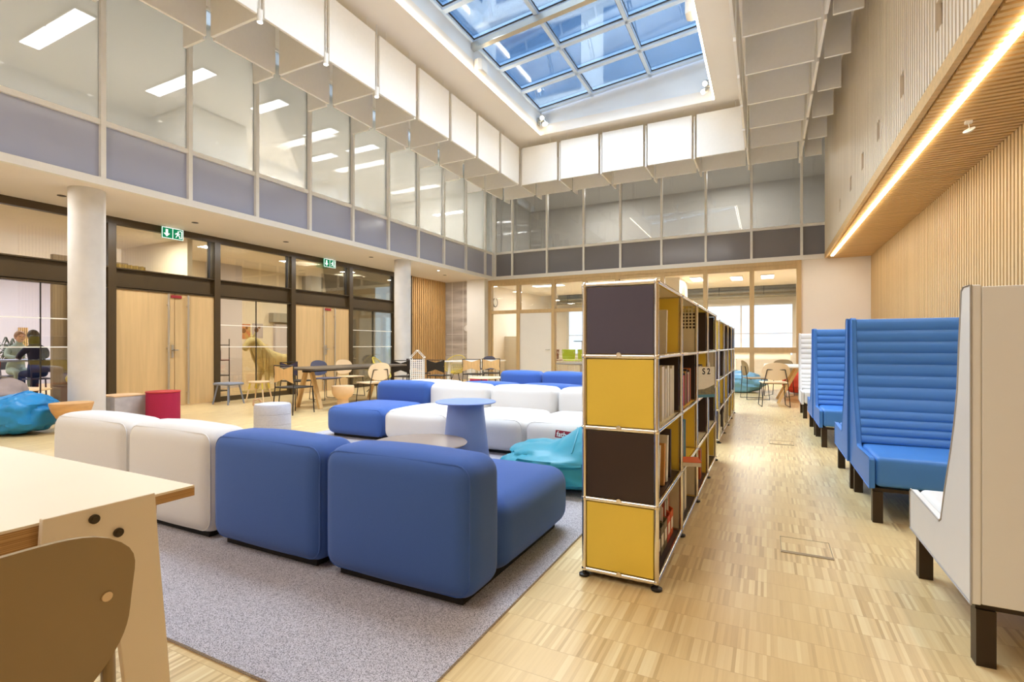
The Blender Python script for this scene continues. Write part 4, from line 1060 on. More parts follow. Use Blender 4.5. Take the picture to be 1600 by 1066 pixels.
# ================================================================ HIGH BACKED BENCHES
def bench(lb, x0, y0, sg, m, group, Wd=1.45):
    t = thing('high_back_bench', lb, 'bench', (x0 if sg > 0 else x0+Wd, y0, 0), 0 if sg > 0 else PI, group)
    # local: x 0..Wd, back outer face at y 0, seat towards +y
    pf = [(.085, 1.34), (.11, 1.15), (.13, .97), (.165, .84), (.21, .72), (.28, .56), (.335, .43)]
    side = [(0, .222), (.85, .222), (.85, .405), (.835, .42), (.37, .405), (.345, .42)] + [(y+.012, z) for y, z in reversed(pf[:-1])] + [(.075, 1.352), (.0, 1.352)]
    for xa, xb in ((0, .03), (Wd-.03, Wd)):
        sd = MB().prism(side, xa, xb, 'x').build('side_panel', m, t, False, .006)
        if xa == 0 or True:
            xe = xa if xa == 0 else xb
            MB().tube([(xe, y_*1 + (.0), z_) for y_, z_ in side], .0035, 6, True).build('piping', M['seamgrey'] if m == M['vwhite'] else m, sd)
    # channel stitched back
    bk = MB(); pts = []
    import itertools
    seg = []; zs = [1.34-.097*q for q in range(8)] + [.6, .545, .495, .45, .42] if False else [1.34, 1.255, 1.17, 1.085, 1.0, .915, .83, .745, .66, .60, .54, .485, .43]
    def yat(z):
        for (ya, za), (yb_, zb_) in zip(pf, pf[1:]):
            if zb_ <= z <= za: return ya+(yb_-ya)*(za-z)/(za-zb_)
        return pf[-1][0]
    prof = []
    for a, b in zip(zs, zs[1:]):
        for q in range(6):
            f_ = q/6; z = a+(b-a)*f_; bulge = .013*(math.sin(PI*f_)**.5 if f_ else 0)
            prof.append((yat(z)+bulge, z))
    prof.append((yat(zs[-1]), zs[-1]))
    poly = [(.02, 1.345)] + prof + [(.02, .43)]
    bk.prism(poly, .03, Wd-.03, 'x').build('backrest', m, t)
    MB().soft(.032, .18, .235, Wd-.032, .848, .425, .03, .006).build('seat', m, t)
    MB().box(.03, .003, .225, Wd-.03, .02, 1.345).build('back_panel', m, t, False, .004)
    b_ = MB(); b_.box(.02, .03, .2, Wd-.02, .08, .222); b_.box(.02, .77, .2, Wd-.02, .82, .222); b_.box(.02, .08, .2, .07, .77, .222); b_.box(Wd-.07, .08, .2, Wd-.02, .77, .222)
    b_.build('base_frame', M['legbrown'], t, False)
    for x in (.02, Wd-.075):
        for y in (.02, .775): MB().box(x, y, 0, x+.055, y+.055, .2).build('leg', M['legbrown'], t, False)
    return t
GB_ = 'high backed benches along the right wall'
bench('white high backed bench nearest the camera, seen from behind', .645, 2.33, 1, M['vwhite'], GB_)
bench('blue high backed bench facing the camera, opposite the nearest white one', .59, 4.79, -1, M['vblue'], GB_)
bench('blue high backed bench back to back with the nearer blue one', .575, 4.80, 1, M['vblue'], GB_)
bench('second blue high backed bench facing the camera, farther down the aisle', .53, 7.47, -1, M['vblue'], GB_)
bench('blue high backed bench back to back with the farther blue one', .52, 7.48, 1, M['vblue'], GB_)
bench('white high backed bench farthest from the camera', .49, 9.98, -1, M['vwhite'], GB_)
# floor sockets
for (x, y, lb) in ((.07, 3.16, 'flush floor box with metal strip in the aisle near the benches'), (.03, 6.6, 'flush floor box farther down the aisle')):
    t = thing('floor_box', lb, 'floor box', (x, y, 0))
    MB().box(.004, .034, 0, .246, .256, .002).build('lid', M['floor'], t, False)
    MB().box(.0, 0, 0, .25, .03, .0035).build('metal_strip', M['brass'], t, False)
    e = MB(); e.box(0, .031, 0, .003, .26, .003); e.box(.247, .031, 0, .25, .26, .003); e.box(.003, .257, 0, .247, .26, .003); e.build('edge_trim', M['brass'], t, False)

# ================================================================ FOREGROUND TABLE AND CHAIR
t = thing('plywood_table', 'cream topped plywood table in the left foreground', 'table', (-1.45, .88, 0))
MB().box(-1.6, -1.3, .735, 0, 0, .741).build('tabletop', M['ply'], t, False)
MB().box(-1.6, -1.3, .712, 0, 0, .735).build('plywood_core', M['plyedge'], t, False)
MB().box(-1.5, -1.2, .69, -.0, -.1, .712).build('apron', M['plyedge'], t, False)
def legpanel(x):
    m_ = MB(); r = []
    poly = [(-.345, .752), (-.115, .752), (-.105, .6), (-.085, .35), (-.06, 0), (-.17, 0), (-.18, .25), (-.2, .45), (-.205, .55), (-.215, .62), (-.235, .655), (-.27, .668), (-.35, .668)]
    m_.prism(poly, x, x+.018, 'x'); poly2 = None
    return m_
legpanel(.004).build('leg', M['ply'], t, False, .002)
legpanel(-1.62).build('leg', M['ply'], t, False, .002)
MB().box(-1.25, -1.28, 0, -1.23, -1.06, .69).build('leg', M['ply'], t, False, .002); MB().box(-.2, -1.28, 0, -.18, -1.16, .69).build('leg', M['ply'], t, False, .002)
for (y, z) in ((-.25, .724), (-.20, .676)):
    b_ = MB(); b_.cyl((.022, y, z), (.027, y, z), .011, n=18); b_.cyl((.027, y, z), (.029, y, z), .006, n=8); b_.build('bolt', M['bronze'], t)
t = thing('shell_chair', 'taupe plastic shell chair in the left foreground, seen from behind', 'chair', (-1.13, .26, 0))
# shell back: curved sheet, outer face towards +x
def shell(th):
    vs = []; fs = []; n, m_ = 24, 22
    for i in range(n+1):
        z = i/n
        for k in range(m_+1):
            s_ = -1+2*k/m_
            # half width over height: narrow at the bottom, wide shoulder, rounded top
            wv = .235*(1-(1-min(1, z/.62))**2.2*.95)
            wv = wv if z < .8 else wv*(1-((z-.8)/.2)**3*.12)
            topz = .84-.0*s_-(abs(s_)**5)*.035
            zz = .46+(topz-.46)*z
            x = .10+.05*z*z - .055*(1-s_*s_)*(.25+.75*z)*-1*.35
            vs.append((x + th, s_*wv, zz))
    for i in range(n):
        for k in range(m_): a = i*(m_+1)+k; fs.append((a, a+1, a+m_+2, a+m_+1))
    return vs, fs
m_ = MB(); v0, f0 = shell(0); v1, f1 = shell(.010); o_ = len(v0)
hole = lambda f, vs: False
m_.v = v0+v1; m_.f = [tuple(reversed(f)) for f in f0]+[tuple(i+o_ for i in f) for f in f1]
n, mm = 24, 22; rim = [k for k in range(mm+1)] + [i*(mm+1)+mm for i in range(1, n+1)] + [n*(mm+1)+k for k in range(mm-1, -1, -1)] + [i*(mm+1) for i in range(n-1, 0, -1)]
for a, b in zip(rim, rim[1:]+rim[:1]): m_.f.append((a, b, b+o_, a+o_))
bk = m_.build('backrest', M['taupe'], t)
h_ = MB(); 
for s_ in (-1, 1):
    e = MB().cyl((.128, s_*.195, .715), (.1425, s_*.195, .7145), .0078, n=16).build('rivet', M['peach'], bk)
st = MB().soft(-.30, -.21, .435, .13, .21, .465, .015, .004).build('seat', M['taupeedge'], t)
for s_ in (-1, 1):
    MB().tube([(.112, s_*.2, .72), (.105, s_*.212, .62), (.11, s_*.212, .5), (.14, s_*.216, .32), (.19, s_*.225, 0)], .011, 10).build('leg', M['taupe'], t)
    MB().tube([(-.22, s_*.19, .435), (-.27, s_*.205, 0)], .011, 10).build('leg', M['taupe'], t)

# ================================================================ DINING FURNITURE AT THE REAR
def proto_hide(): pass
def bow_chair(label, loc, rz, mback, group, seatm='blackwood'):
    """bow-tie cut plywood back on thin rods; faces +y"""
    t = thing('bow_back_chair', label, 'chair', loc, rz, group)
    b = MB()
    poly = [(-.22, .805), (-.15, .79), (0, .745), (.15, .79), (.22, .805), (.205, .66), (.225, .52), (.14, .545), (.0, .59), (-.14, .545), (-.225, .52), (-.205, .66)]
    b.prism(poly, -.215, -.2, 'y'); 
    for z in (.645, .70): b.box(-.16, -.2, z, .16, -.185, z+.025)
    b.build('backrest', M[mback], t, False)
    MB().cyl((-.23, -.21, .81), (.23, -.21, .81), .009, n=8).build('top_rail', M['black'], t)
    MB().soft(-.22, -.2, .43, .22, .22, .455, .012, .003).build('seat', M[seatm], t)
    for s_ in (-1, 1):
        MB().tube([(s_*.225, -.21, .81), (s_*.215, -.2, .45), (s_*.235, -.235, 0)], .0095, 8).build('leg', M['black'], t)
        MB().tube([(s_*.205, .2, .44), (s_*.225, .225, 0)], .0095, 8).build('leg', M['black'], t)
    return t
def shell_chair(label, loc, rz, mshell, group, mseat=None):
    """rounded shell back and seat on a thin sled frame; faces +y"""
    t = thing('sled_chair', label, 'chair', loc, rz, group)
    b = MB(); vs = []; fs = []; n = 14
    for side in (0, .012):
        for i in range(n+1):
            for k in range(n+1):
                u_, v_ = -1+2*k/n, -1+2*i/n
                # square to squircle
                x = u_*math.sqrt(1-v_*v_*.42); z = v_*math.sqrt(1-u_*u_*.42)
                vs.append((x*.235, -.225-.03*(1+z)*.5+.045*x*x - side, .665+z*.165))
    o_ = (n+1)**2
    for i in range(n):
        for k in range(n):
            a = i*(n+1)+k; f = (a, a+1, a+n+2, a+n+1); fs.append(f); fs.append(tuple(q+o_ for q in reversed(f)))
    rim = [k for k in range(n+1)]+[i*(n+1)+n for i in range(1, n+1)]+[n*(n+1)+k for k in range(n-1, -1, -1)]+[i*(n+1) for i in range(n-1, 0, -1)]
    for a, c_ in zip(rim, rim[1:]+rim[:1]): fs.append((a, a+o_, c_+o_, c_))
    b.add(vs, fs).build('backrest', M[mshell], t)
    MB().soft(-.225, -.2, .44, .225, .22, .462, .011, .003).build('seat', M[mseat or mshell], t)
    for s_ in (-1, 1):
        MB().tube([(s_*.15, -.245, .70), (s_*.2, -.215, .44), (s_*.235, -.235, .012), (s_*.235, .215, .012), (s_*.2, .18, .44)], .008, 7).build('sled_frame', M['black'], t)
    f_ = MB(); f_.cyl((-.2, .12, .433), (.2, .12, .433), .008, n=7); f_.cyl((-.2, -.14, .433), (.2, -.14, .433), .008, n=7); f_.cyl((-.15, -.245, .70), (.15, -.245, .70), .008, n=7)
    f_.build('cross_bars', M['black'], t)
    return t
def cord_chair(label, loc, rz, group, s=1):
    """egg shaped chair strung with yellow cords; faces +y"""
    t = thing('cord_chair', label, 'chair', loc, rz, group)
    ring = []
    for q in range(36):
        a = 2*PI*q/36; x = .37*math.sin(a)*(1+.08*math.cos(a)); v = -math.cos(a)
        yy = -.42*(v*.5+.5)+.32; z = .36+.50*(v*.5+.5)
        ring.append(Vector((x, yy, z)))
    MB().tube(ring, .011, 7, True).build('rim', M['yellowcord'], t)
    c = Vector((0, .02, .32)); cr = [c+Vector((.10*math.sin(2*PI*q/18), .07*math.cos(2*PI*q/18)*-1, .01*math.cos(2*PI*q/18))) for q in range(18)]
    MB().tube(cr, .009, 6, True).build('seat_ring', M['black'], t)
    w = MB()
    for q in range(36):
        a, b = ring[q], cr[(q//2) % 18]; md = a.lerp(b, .5)+Vector((0, -.05, -.06)); w.tube([a, md, b], .005, 5)
    w.build('cords', M['yellowcord'], t)
    for a in (.5, 2.64, 4.71):
        MB().tube([c+Vector((.1*math.cos(a), .07*math.sin(a), 0)), (.16*math.cos(a), .02+.16*math.sin(a), .12), (.3*math.cos(a), .02+.28*math.sin(a), 0)], .010, 7).build('leg', M['black'], t)
    return t
# long dark table
t = thing('long_table', 'long dark topped table on light oak A-shaped legs', 'table', (-7.5, 7.58, 0))
L2, W2 = 1.3, .52; pl = []
for cx_, cy_, a0 in ((W2-.12, L2-.12, 0), (-W2+.12, L2-.12, 90), (-W2+.12, -L2+.12, 180), (W2-.12, -L2+.12, 270)):
    for q in range(6): a = math.radians(a0+18*q); pl.append((cx_+.12*math.cos(a), cy_+.12*math.sin(a)))
MB().prism(pl, .71, .74, 'z').build('tabletop', M['walnut'], t, False)
for y in (-.95, .95):
    MB().box(-.10, y-.06, .655, .10, y+.06, .71).build('bracket', M['black'], t, False)
    for s_ in (-1, 1):
        MB().beam((s_*.075, y, .66), (s_*.30, y+.0, 0), .075, .05).build('leg', M['oak'], t, False)
MB().box(-.04, -.89, .66, .04, .89, .7).build('beam', M['black'], t, False)
CH = 'chairs around the long dark table'
bow_chair('chair with light oak bow-tie back at the near end of the long dark table', (-7.16, 6.02, 0), .02, 'oak', CH)
bow_chair('chair with dark plum bow-tie back behind the long dark table', (-8.42, 7.15, 0), -PI/2+.1, 'plum', CH)
shell_chair('slate blue rounded shell chair behind the long dark table', (-8.42, 7.9, 0), -PI/2, 'slateblue', CH)
shell_chair('white shell chair behind the far half of the long dark table', (-8.42, 8.6, 0), -PI/2-.1, 'peach', CH)
shell_chair('pale birch shell chair on the near side of the long dark table', (-6.62, 7.35, 0), PI/2-.25, 'peach', CH)
cord_chair('yellow cord chair tilted beyond the long dark table, before the glass', (-8.65, 9.75, 0), -1.1, 'yellow cord chairs')
cord_chair('yellow cord chair with arched back behind the white table', (-8.4, 13.0, 0), PI, 'yellow cord chairs')
# white table
t = thing('white_table', 'white topped table on white tapered legs before the streaked stone panel', 'table', (-7.2, 12.0, 0))
MB().box(-.55, -.85, .71, .55, .85, .742).build('tabletop', M['wmetal'], t, False, .004)
for sx_ in (-1, 1):
    for sy_ in (-1, 1): MB().beam((sx_*.32, sy_*.7, .71), (sx_*.36, sy_*.76, 0), .06, .05).build('leg', M['wmetal'], t, False)
MB().box(-.28, -.66, .66, .28, .66, .71).build('apron', M['wmetal'], t, False)
CW = 'chairs around the white table'
bow_chair('black bow-tie back chair standing nearest the farther concrete column', (-7.4, 9.3, 0), .1, 'blackwood', CW)
bow_chair('dark plum bow-tie back chair right of the white house lantern', (-7.9, 10.45, 0), .1, 'plum', CW)
bow_chair('black bow-tie back chair at the left side of the white table', (-6.92, 9.95, 0), .15, 'blackwood', CW)
bow_chair('left light oak bow-tie back chair at the right side of the white table', (-6.52, 10.84, 0), .3, 'oak', CW)
bow_chair('right light oak bow-tie back chair at the right side of the white table', (-6.33, 11.42, 0), .45, 'oak', CW)
shell_chair('grey-blue chair behind the white table against the stone panel', (-7.6, 13.35, 0), PI, 'slateblue', CW)
t = thing('low_disc_table', 'low pale wood disc table on thin black legs behind the sofas', 'side table', (-5.6, 9.85, 0))
MB().lathe([(0, .42), (.40, .422), (.405, .432), (.40, .442), (0, .443)], 40).build('tabletop', M['peach'], t)
for q in range(3):
    a = .5+q*2*PI/3; MB().cyl((.2*math.cos(a), .2*math.sin(a), .42), (.26*math.cos(a), .26*math.sin(a), 0), .01, n=8).build('leg', M['black'], t)
t = thing('red_pouf', 'dark red pouf behind the low disc table', 'pouf', (-6.05, 10.3, 0))
MB().lathe([(.2, 0), (.21, .01), (.21, .36), (.19, .38), (0, .382)], 32).build('body', M['red'], t)
# house lantern
t = thing('house_lantern', 'white house shaped lantern of pierced metal with a wire gable', 'lantern', (-6.5, 8.55, 0), .5)
pf_ = perforated('pierced_white_metal', RGB(238, 232, 224), .04, .4, (0, 2)); pf2 = perforated('pierced_white_metal_side', RGB(238, 232, 224), .04, .4, (1, 2))
w_ = .125
MB().box(-w_, -w_, 0, w_, -w_+.003, .86).build('pierced_panel', pf_, t, False); MB().box(-w_, w_-.003, 0, w_, w_, .86).build('pierced_panel', pf_, t, False)
MB().box(-w_, -w_+.003, 0, -w_+.003, w_-.003, .86).build('pierced_panel', pf2, t, False); MB().box(w_-.003, -w_+.003, 0, w_, w_-.003, .86).build('pierced_panel', pf2, t, False)
m_ = MB()
for y in (-w_, w_):
    m_.tube([(-w_, y, .86), (-w_-.02, y, .9), (0, y, 1.05), (w_+.02, y, .9), (w_, y, .86)], .007, 6)
for x, z in ((-w_-.02, .9), (0, 1.05), (w_+.02, .9)): m_.cyl((x, -w_, z), (x, w_, z), .007, n=6)
for x in (-w_, w_):
    for y in (-w_, w_): m_.cyl((x, y, 0), (x, y, .87), .008, n=6)
m_.build('wire_frame', M['wmetal'], t)
# dark table by the door
t = thing('round_table', 'dark thin topped round table on metal posts near the white door', 'table', (-3.75, 11.2, 0))
MB().lathe([(0, .715), (.66, .72), (.68, .73), (.66, .74), (0, .741)], 44).build('tabletop', M['walnut'], t)
for x in (-.1, .02): MB().cyl((x, 0, .02), (x, 0, .716), .022, n=10).build('post', M['steel'], t)
MB().lathe([(.3, 0), (.3, .012), (.03, .025), (0, .026)], 30).build('base', M['black'], t)
bow_chair('light oak bow-tie back chair at the dark round table', (-3.1, 10.55, 0), PI/2-1.2, 'oak', 'chairs at the dark round table')
shell_chair('slate blue shell chair on the far side of the dark round table', (-3.3, 12.1, 0), PI+.2, 'slateblue', 'chairs at the dark round table')
# white table rear right
t = thing('white_table', 'white topped table on slanted oak legs at the rear right', 'table', (.4, 11.9, 0))
MB().box(-.45, -.75, .715, .9, .75, .745).build('tabletop', M['wmetal'], t, False, .004)
for y in (-.5, .5):
    for s_ in (-1, 1): MB().beam((.22+s_*.06, y, .715), (.22+s_*.42, y, 0), .07, .05).build('leg', M['oak'], t, False)
CR = 'chairs around the rear right table'
shell_chair('pale birch shell chair seen from behind at the rear right table', (.12, 10.78, 0), .15, 'peach', CR)
shell_chair('taupe shell chair on the left side of the rear right table', (-.22, 12.05, 0), -PI/2+.3, 'taupe', CR)
shell_chair('taupe shell chair on the far side of the rear right table', (.25, 12.95, 0), PI-.4, 'taupe', CR)

# ================================================================ BEHIND THE BRONZE GLASS
t = thing('low_table', 'low oval pale table on dark legs behind the bronze glass at the far left', 'table', (-11.35, 3.95, 0))
MB().lathe([(0, .39), (.58, .392), (.6, .4), (.58, .408), (0, .409)], 40, (0,0,0), 1, .6).build('tabletop', M['peach'], t)
for q in range(3):
    a = .4+q*2*PI/3; MB().cyl((.36*math.cos(a), .2*math.sin(a), .392), (.44*math.cos(a), .26*math.sin(a), 0), .013, n=8).build('leg', M['black'], t)
t = thing('low_cabinet', 'low grey cabinet behind the bronze glass beside the column', 'cabinet', (-11.1, 4.66, 0))
MB().box(-.3, -.25, 0, .3, .12, .43).build('body', M['terra'], t, False, .004); MB().box(-.31, -.26, .43, .31, .13, .445).build('top', M['walnut'], t, False)
t = thing('knot_ornament', 'pale yellow looped ornament on the low grey cabinet', 'ornament', (-11.1, 4.6, .445))
pts = []
for q in range(40):
    a = 2*PI*q/40; r = .09+.03*math.cos(3*a); pts.append((.04*math.sin(3*a), r*math.cos(2*a), .135+r*math.sin(2*a)))
MB().tube(pts, .018, 8, True).build('loop', M['yellowcord'], t)
# desk with people far inside
def desk(loc, label):
    t = thing('desk', label, 'desk', loc)
    MB().box(-.45, -1.0, .81, .45, 1.0, .85).build('desktop', M['bluedesk'], t, False)
    for x in (-.42, .42):
        for y in (-.97, .97): MB().box(x-.03, y-.03, 0, x+.03, y+.03, .81).build('leg', M['bluedesk'], t, False)
desk((-14.3, 4.9, 0), 'pale blue edged high desk in the side hall where two people sit')
desk((-16.6, 3.4, 0), 'second pale blue desk deeper inside the side hall')
def hall_chair(loc, rz, label, m):
    t = thing('hall_chair', label, 'chair', loc, rz, 'chairs in the side hall')
    MB().soft(-.2, -.2, .45, .2, .2, .475, .012, .003).build('seat', M[m], t)
    b = MB(); b.prism([(-.2, .6), (.2, .6), (.22, .84), (-.22, .84)], -.22, -.2, 'y'); b.build('backrest', M[m], t, False)
    for sx_ in (-1, 1):
        for sy_ in (-1, 1): MB().tube([(sx_*.18, sy_*.18, .455), (sx_*.21, sy_*.22, 0)] if sy_ > 0 else [(sx_*.19, -.21, .82), (sx_*.18, -.18, .455), (sx_*.21, -.23, 0)], .014, 7).build('leg', M[m], t)
hall_chair((-13.3, 4.05, 0), PI/2, 'dark red chair at the near side of the high desk in the side hall', 'redchair')
hall_chair((-13.4, 4.95, 0), PI/2, 'plum coloured chair under the nearer person in the side hall', 'plum')
hall_chair((-15.2, 5.2, 0), -PI/2, 'slate blue chair under the farther person in the side hall', 'slateblue')
def person(label, loc, rz, cloth, hairm, longhair):
    """seated figure leaning to the desk; faces +y, seat height about .5"""
    t = thing('person', label, 'person', loc, rz, 'people in the side hall')
    V = [(0,0,.60), (0,.04,.80), (0,.09,1.0), (0,.13,1.12), (0,.17,1.21), (0,.2,1.29),      # pelvis .. neck, head base
         (-.17,.11,1.05), (.17,.11,1.05), (-.23,.24,.91), (.23,.24,.91), (-.13,.44,.885), (.13,.44,.885),
         (-.1,.05,.57), (.1,.05,.57), (-.11,.42,.56), (.11,.42,.56), (-.11,.42,.12), (.11,.42,.12), (-.11,.54,.06), (.11,.54,.06)]
    Ed = [(0,1),(1,2),(2,3),(3,4),(4,5),(3,6),(3,7),(6,8),(7,9),(8,10),(9,11),(0,12),(0,13),(12,14),(13,15),(14,16),(15,17),(16,18),(17,19)]
    R = [(.16,.12),(.14,.1),(.16,.105),(.09,.08),(.052,.055),(.055,.06),.065,.065,.05,.05,.036,.036,.09,.09,.07,.07,.05,.05,.045,.045]
    b = skin('body', V, Ed, R, M[cloth], t)
    h = MB(); h.sphere((0,.235,1.335), .1, 20, (.82,.95,1.18))
    hd = h.build('head', M['skin'], t)
    f = MB(); f.sphere((0,.335,1.33), .017, 10, (.8,1.1,1.3)); f.sphere((-.083,.235,1.33), .02, 10, (.4,.8,1.3)); f.sphere((.083,.235,1.33), .02, 10, (.4,.8,1.3)); f.build('nose_and_ears', M['skin'], hd)
    e = MB()
    for s_ in (-1, 1): e.sphere((s_*.032,.32,1.352), .009, 8)
    e.sphere((0,.322,1.283), .02, 10, (1.1,.3,.25)); e.build('eyes_and_mouth', M['hair'], hd)
    hr = MB(); hr.sphere((0,.212,1.362), .112, 20, (.86,.95,1.06))
    if longhair: hr.sphere((0,.15,1.24), .12, 16, (.85,.6,1.5))
    hr.build('hair', M[hairm], t)
    for s_ in (-1, 1):                            # hands resting on the desk
        vs = [(s_*.13,.45,.885),(s_*.12,.50,.878),(s_*.115,.53,.876)]; ed = [(0,1),(1,2)]; rd = [.03,.034,.03]
        for q in range(4):
            x = s_*.115+(-.027+.018*q); L = (.062,.072,.068,.052)[q]
            a = len(vs); vs += [(x,.545,.876),(x,.545+L*.6,.874),(x,.545+L,.866)]; ed += [(2,a),(a,a+1),(a+1,a+2)]; rd += [.011,.0095,.008]
        a = len(vs); vs += [(s_*.085,.51,.876),(s_*.065,.545,.872)]; ed += [(1,a),(a,a+1)]; rd += [.012,.009]
        skin('hand', vs, ed, rd, M['skin'], t, 1)
    return t
person('person in dark navy top with dark hair, seated at the high desk', (-13.42, 4.95, 0), PI/2, 'navy', 'hair', True)
person('person in sage green top with brown hair, leaning on the high desk', (-15.18, 5.2, 0), -PI/2, 'sage', 'brown', False)
t = thing('potted_plant', 'dark leafed potted plant deep inside the side hall', 'plant', (-16.2, 5.45, 0))
MB().lathe([(.16, 0), (.2, .3), (.2, .42), (.17, .42), (.17, .38), (0, .38)], 24).build('pot', M['terra'], t)
MB().tube([(0,0,.38), (.03,.02,.8), (0,.0,1.15)], [.025,.02,.015], 8).build('stem', M['brown'], t)
lf = MB(); rp = random.Random(4)
for q in range(64):
    a = rp.uniform(0, 2*PI); z = rp.uniform(.75, 1.2); L = rp.uniform(.3, .5); up = rp.uniform(.05, .5)
    p0 = Vector((0, 0, z)); d = Vector((math.cos(a), math.sin(a), 0)); w = Vector((-d.y, d.x, 0))*.022
    p1 = p0+d*L*.5+Vector((0,0,up*.35)); p2 = p0+d*L+Vector((0,0,up*.1-.08))
    lf.add([p0-w*.3, p0+w*.3, p1+w, p2, p1-w, p1+Vector((0,0,.008))], [(0,1,2,5), (0,5,4), (5,2,3), (4,5,3)])
lf.build('leaves', M['leaf'], t)
# horse statue with a long mane
t = thing('horse_statue', 'cream statue of a horse with a long mane lowering its head, behind the bronze glass', 'statue', (-11.2, 8.6, 0))
# along +y = towards the rump, so the head points to -y (left in the photograph)
V = [(0,.62,.72),(0,.3,.74),(0,-.02,.80),(0,-.2,1.0),(0,-.3,1.2),(0,-.42,1.3),(0,-.53,1.18),(0,-.62,1.02),
     (.11,-.06,.62),(.11,-.08,.32),(.11,-.05,.04),(-.11,-.06,.62),(-.11,-.14,.34),(-.11,-.22,.06),
     (.12,.62,.6),(.12,.74,.36),(.12,.68,.04),(-.12,.6,.6),(-.12,.5,.36),(-.12,.42,.04),(0,.76,.66),(0,.86,.4)]
Ed = [(0,1),(1,2),(2,3),(3,4),(4,5),(5,6),(6,7),(2,8),(8,9),(9,10),(2,11),(11,12),(12,13),(0,14),(14,15),(15,16),(0,17),(17,18),(18,19),(0,20),(20,21)]
R = [(.2,.2),(.2,.2),(.2,.21),(.15,.17),(.15,.16),(.115,.12),(.085,.1),(.06,.065),.09,.06,.055,.09,.06,.055,.12,.065,.055,.12,.065,.055,.05,.04]
skin('body', V, Ed, R, M['statue'], t, 2, 1)
mn = MB(); rp = random.Random(8)
for q in range(46):
    f_ = q/45; y = -.42+.46*f_; z = 1.38-.42*f_**1.2; s_ = 1 if q % 3 else -1
    L = .35+.25*math.sin(PI*f_)+rp.uniform(-.05, .08)
    pts = [(0, y, z), (s_*.13, y+.05, z-.08), (s_*(.19+rp.uniform(-.01, .02)), y+.09, z-.2-.1*L), (s_*(.18+rp.uniform(-.02, .02)), y+.12+rp.uniform(-.02, .03), z-.2-L)]
    mn.tube(pts, [.028, .034, .03, .008], 6)
mn.build('mane', M['statue'], t)
er = MB()
for s_ in (-1, 1): er.cyl((s_*.05, -.40, 1.38), (s_*.07, -.38, 1.48), .028, .004, 8)
er.build('ears', M['statue'], t)
MB().box(-.3, -.5, 0, .3, .95, .035).build('base', M['statue'], t, False)
for (y, z, w_, h_, mm_, lb) in ((9.42, 1.55, .34, .42, 'poster1', 'ochre and coral poster on the wall behind the horse statue'), (9.82, 1.58, .34, .42, 'poster2', 'lilac poster beside the ochre one behind the horse statue')):
    t = thing('poster', lb, 'poster', (-13.195, y, z)); MB().box(0, -w_/2, -h_/2, .008, w_/2, h_/2).build('sheet', M[mm_], t, False); 
    d_ = MB(); d_.cyl((.008, -.04, .02), (.010, -.04, .02), .07, n=12); d_.cyl((.008, .05, .1), (.010, .05, .1), .04, n=12); d_.build('printed_shape', M['brown'], t)
t = thing('white_board', 'tall cream board leaning by the wall behind the horse statue', 'board', (-13.15, 9.7, 0)); MB().box(0, -.42, 0, .04, .42, 1.2).build('panel', M['ply'], t, False, .004)
t = thing('shelf_unit', 'dark open shelf behind the glass at the left of the horse statue', 'shelf', (-11.3, 7.42, 0))
m_ = MB()
for z in (.1, .45, .8, 1.15): m_.box(-.18, -.14, z, .18, .14, z+.02)
for x in (-.18, .165):
    for y in (-.14, .125): m_.box(x, y, 0, x+.015, y+.015, 1.3)
m_.build('frame', M['black'], t, False)
for i in range(6):
    th = .03+.006*(i % 3); zf = (.47, .82)[i % 2]
    t = thing('book', '%s book in the dark open shelf left of the horse statue' % ORD[i], 'book', (-11.44+.09*(i//2), 7.31+.01*i, zf+.0005), 0, 'books in the dark open shelf')
    b_ = bookmat(*[(150, 60, 60), (210, 200, 180), (90, 80, 120)][i % 3]); MB().box(0, 0, 0, .2*.3, th, .22).build('cover', b_, t, False); MB().box(.003, .003, .2201, .057, th-.003, .222).build('pages', M['paper'], t, False)

# ================================================================ BEHIND THE OAK GLAZING
t = thing('high_counter', 'long white high counter before the far windows', 'counter', (-.6, 19.2, 0))
MB().box(-2.2, -.25, .93, 1.4, .25, .97).build('countertop', M['walnut'], t, False)
MB().box(-2.1, -.2, .70, 1.3, .2, .93).build('apron', M['wmetal'], t, False)
for x in (-2.1, -.4, 1.25): MB().box(x, -.2, 0, x+.05, .2, .70).build('leg', M['wmetal'], t, False)
t = thing('white_bench_table', 'long white table with slatted side behind the oak glazing', 'table', (-6.4, 17.6, 0))
MB().box(-1.2, -.35, .72, 2.4, .35, .76).build('tabletop', M['wmetal'], t, False)
for x in (-1.15, .6, 2.3): MB().box(x, -.3, 0, x+.05, .3, .72).build('leg', M['wmetal'], t, False)
def stool_high(x, y, m, label):
    t = thing('high_chair', label, 'chair', (x, y, 0), 0, 'chairs behind the oak glazing')
    MB().soft(-.21, -.21, .62, .21, .21, .65, .014, .003).build('seat', M[m], t)
    b = MB(); b.prism([(-.23, .68), (.23, .68), (.25, 1.02), (-.25, 1.02)], -.23, -.21, 'y'); b.build('backrest', M[m], t, False, .01)
    for sx_ in (-1, 1):
        for sy_ in (-1, 1): MB().tube([(sx_*.17, sy_*.17, .63), (sx_*.22, sy_*.22, 0)], .013, 7).build('leg', M['wmetal'], t)
    MB().tube([(-.19, -.2, .64), (-.2, -.225, .95)], .012, 6).build('back_post', M['wmetal'], t); MB().tube([(.19, -.2, .64), (.2, -.225, .95)], .012, 6).build('back_post', M['wmetal'], t)
stool_high(-6.75, 16.85, 'brown', 'brown backed high chair behind the oak glazing')
stool_high(-6.15, 16.85, 'lime', 'lime green high chair next to the brown one behind the oak glazing')
stool_high(-5.58, 16.85, 'lime', 'lime green high chair just left of the bookcase end, behind the oak glazing')
t = thing('standing_table', 'small dark standing table near the far window', 'table', (-6.7, 19.9, 0))
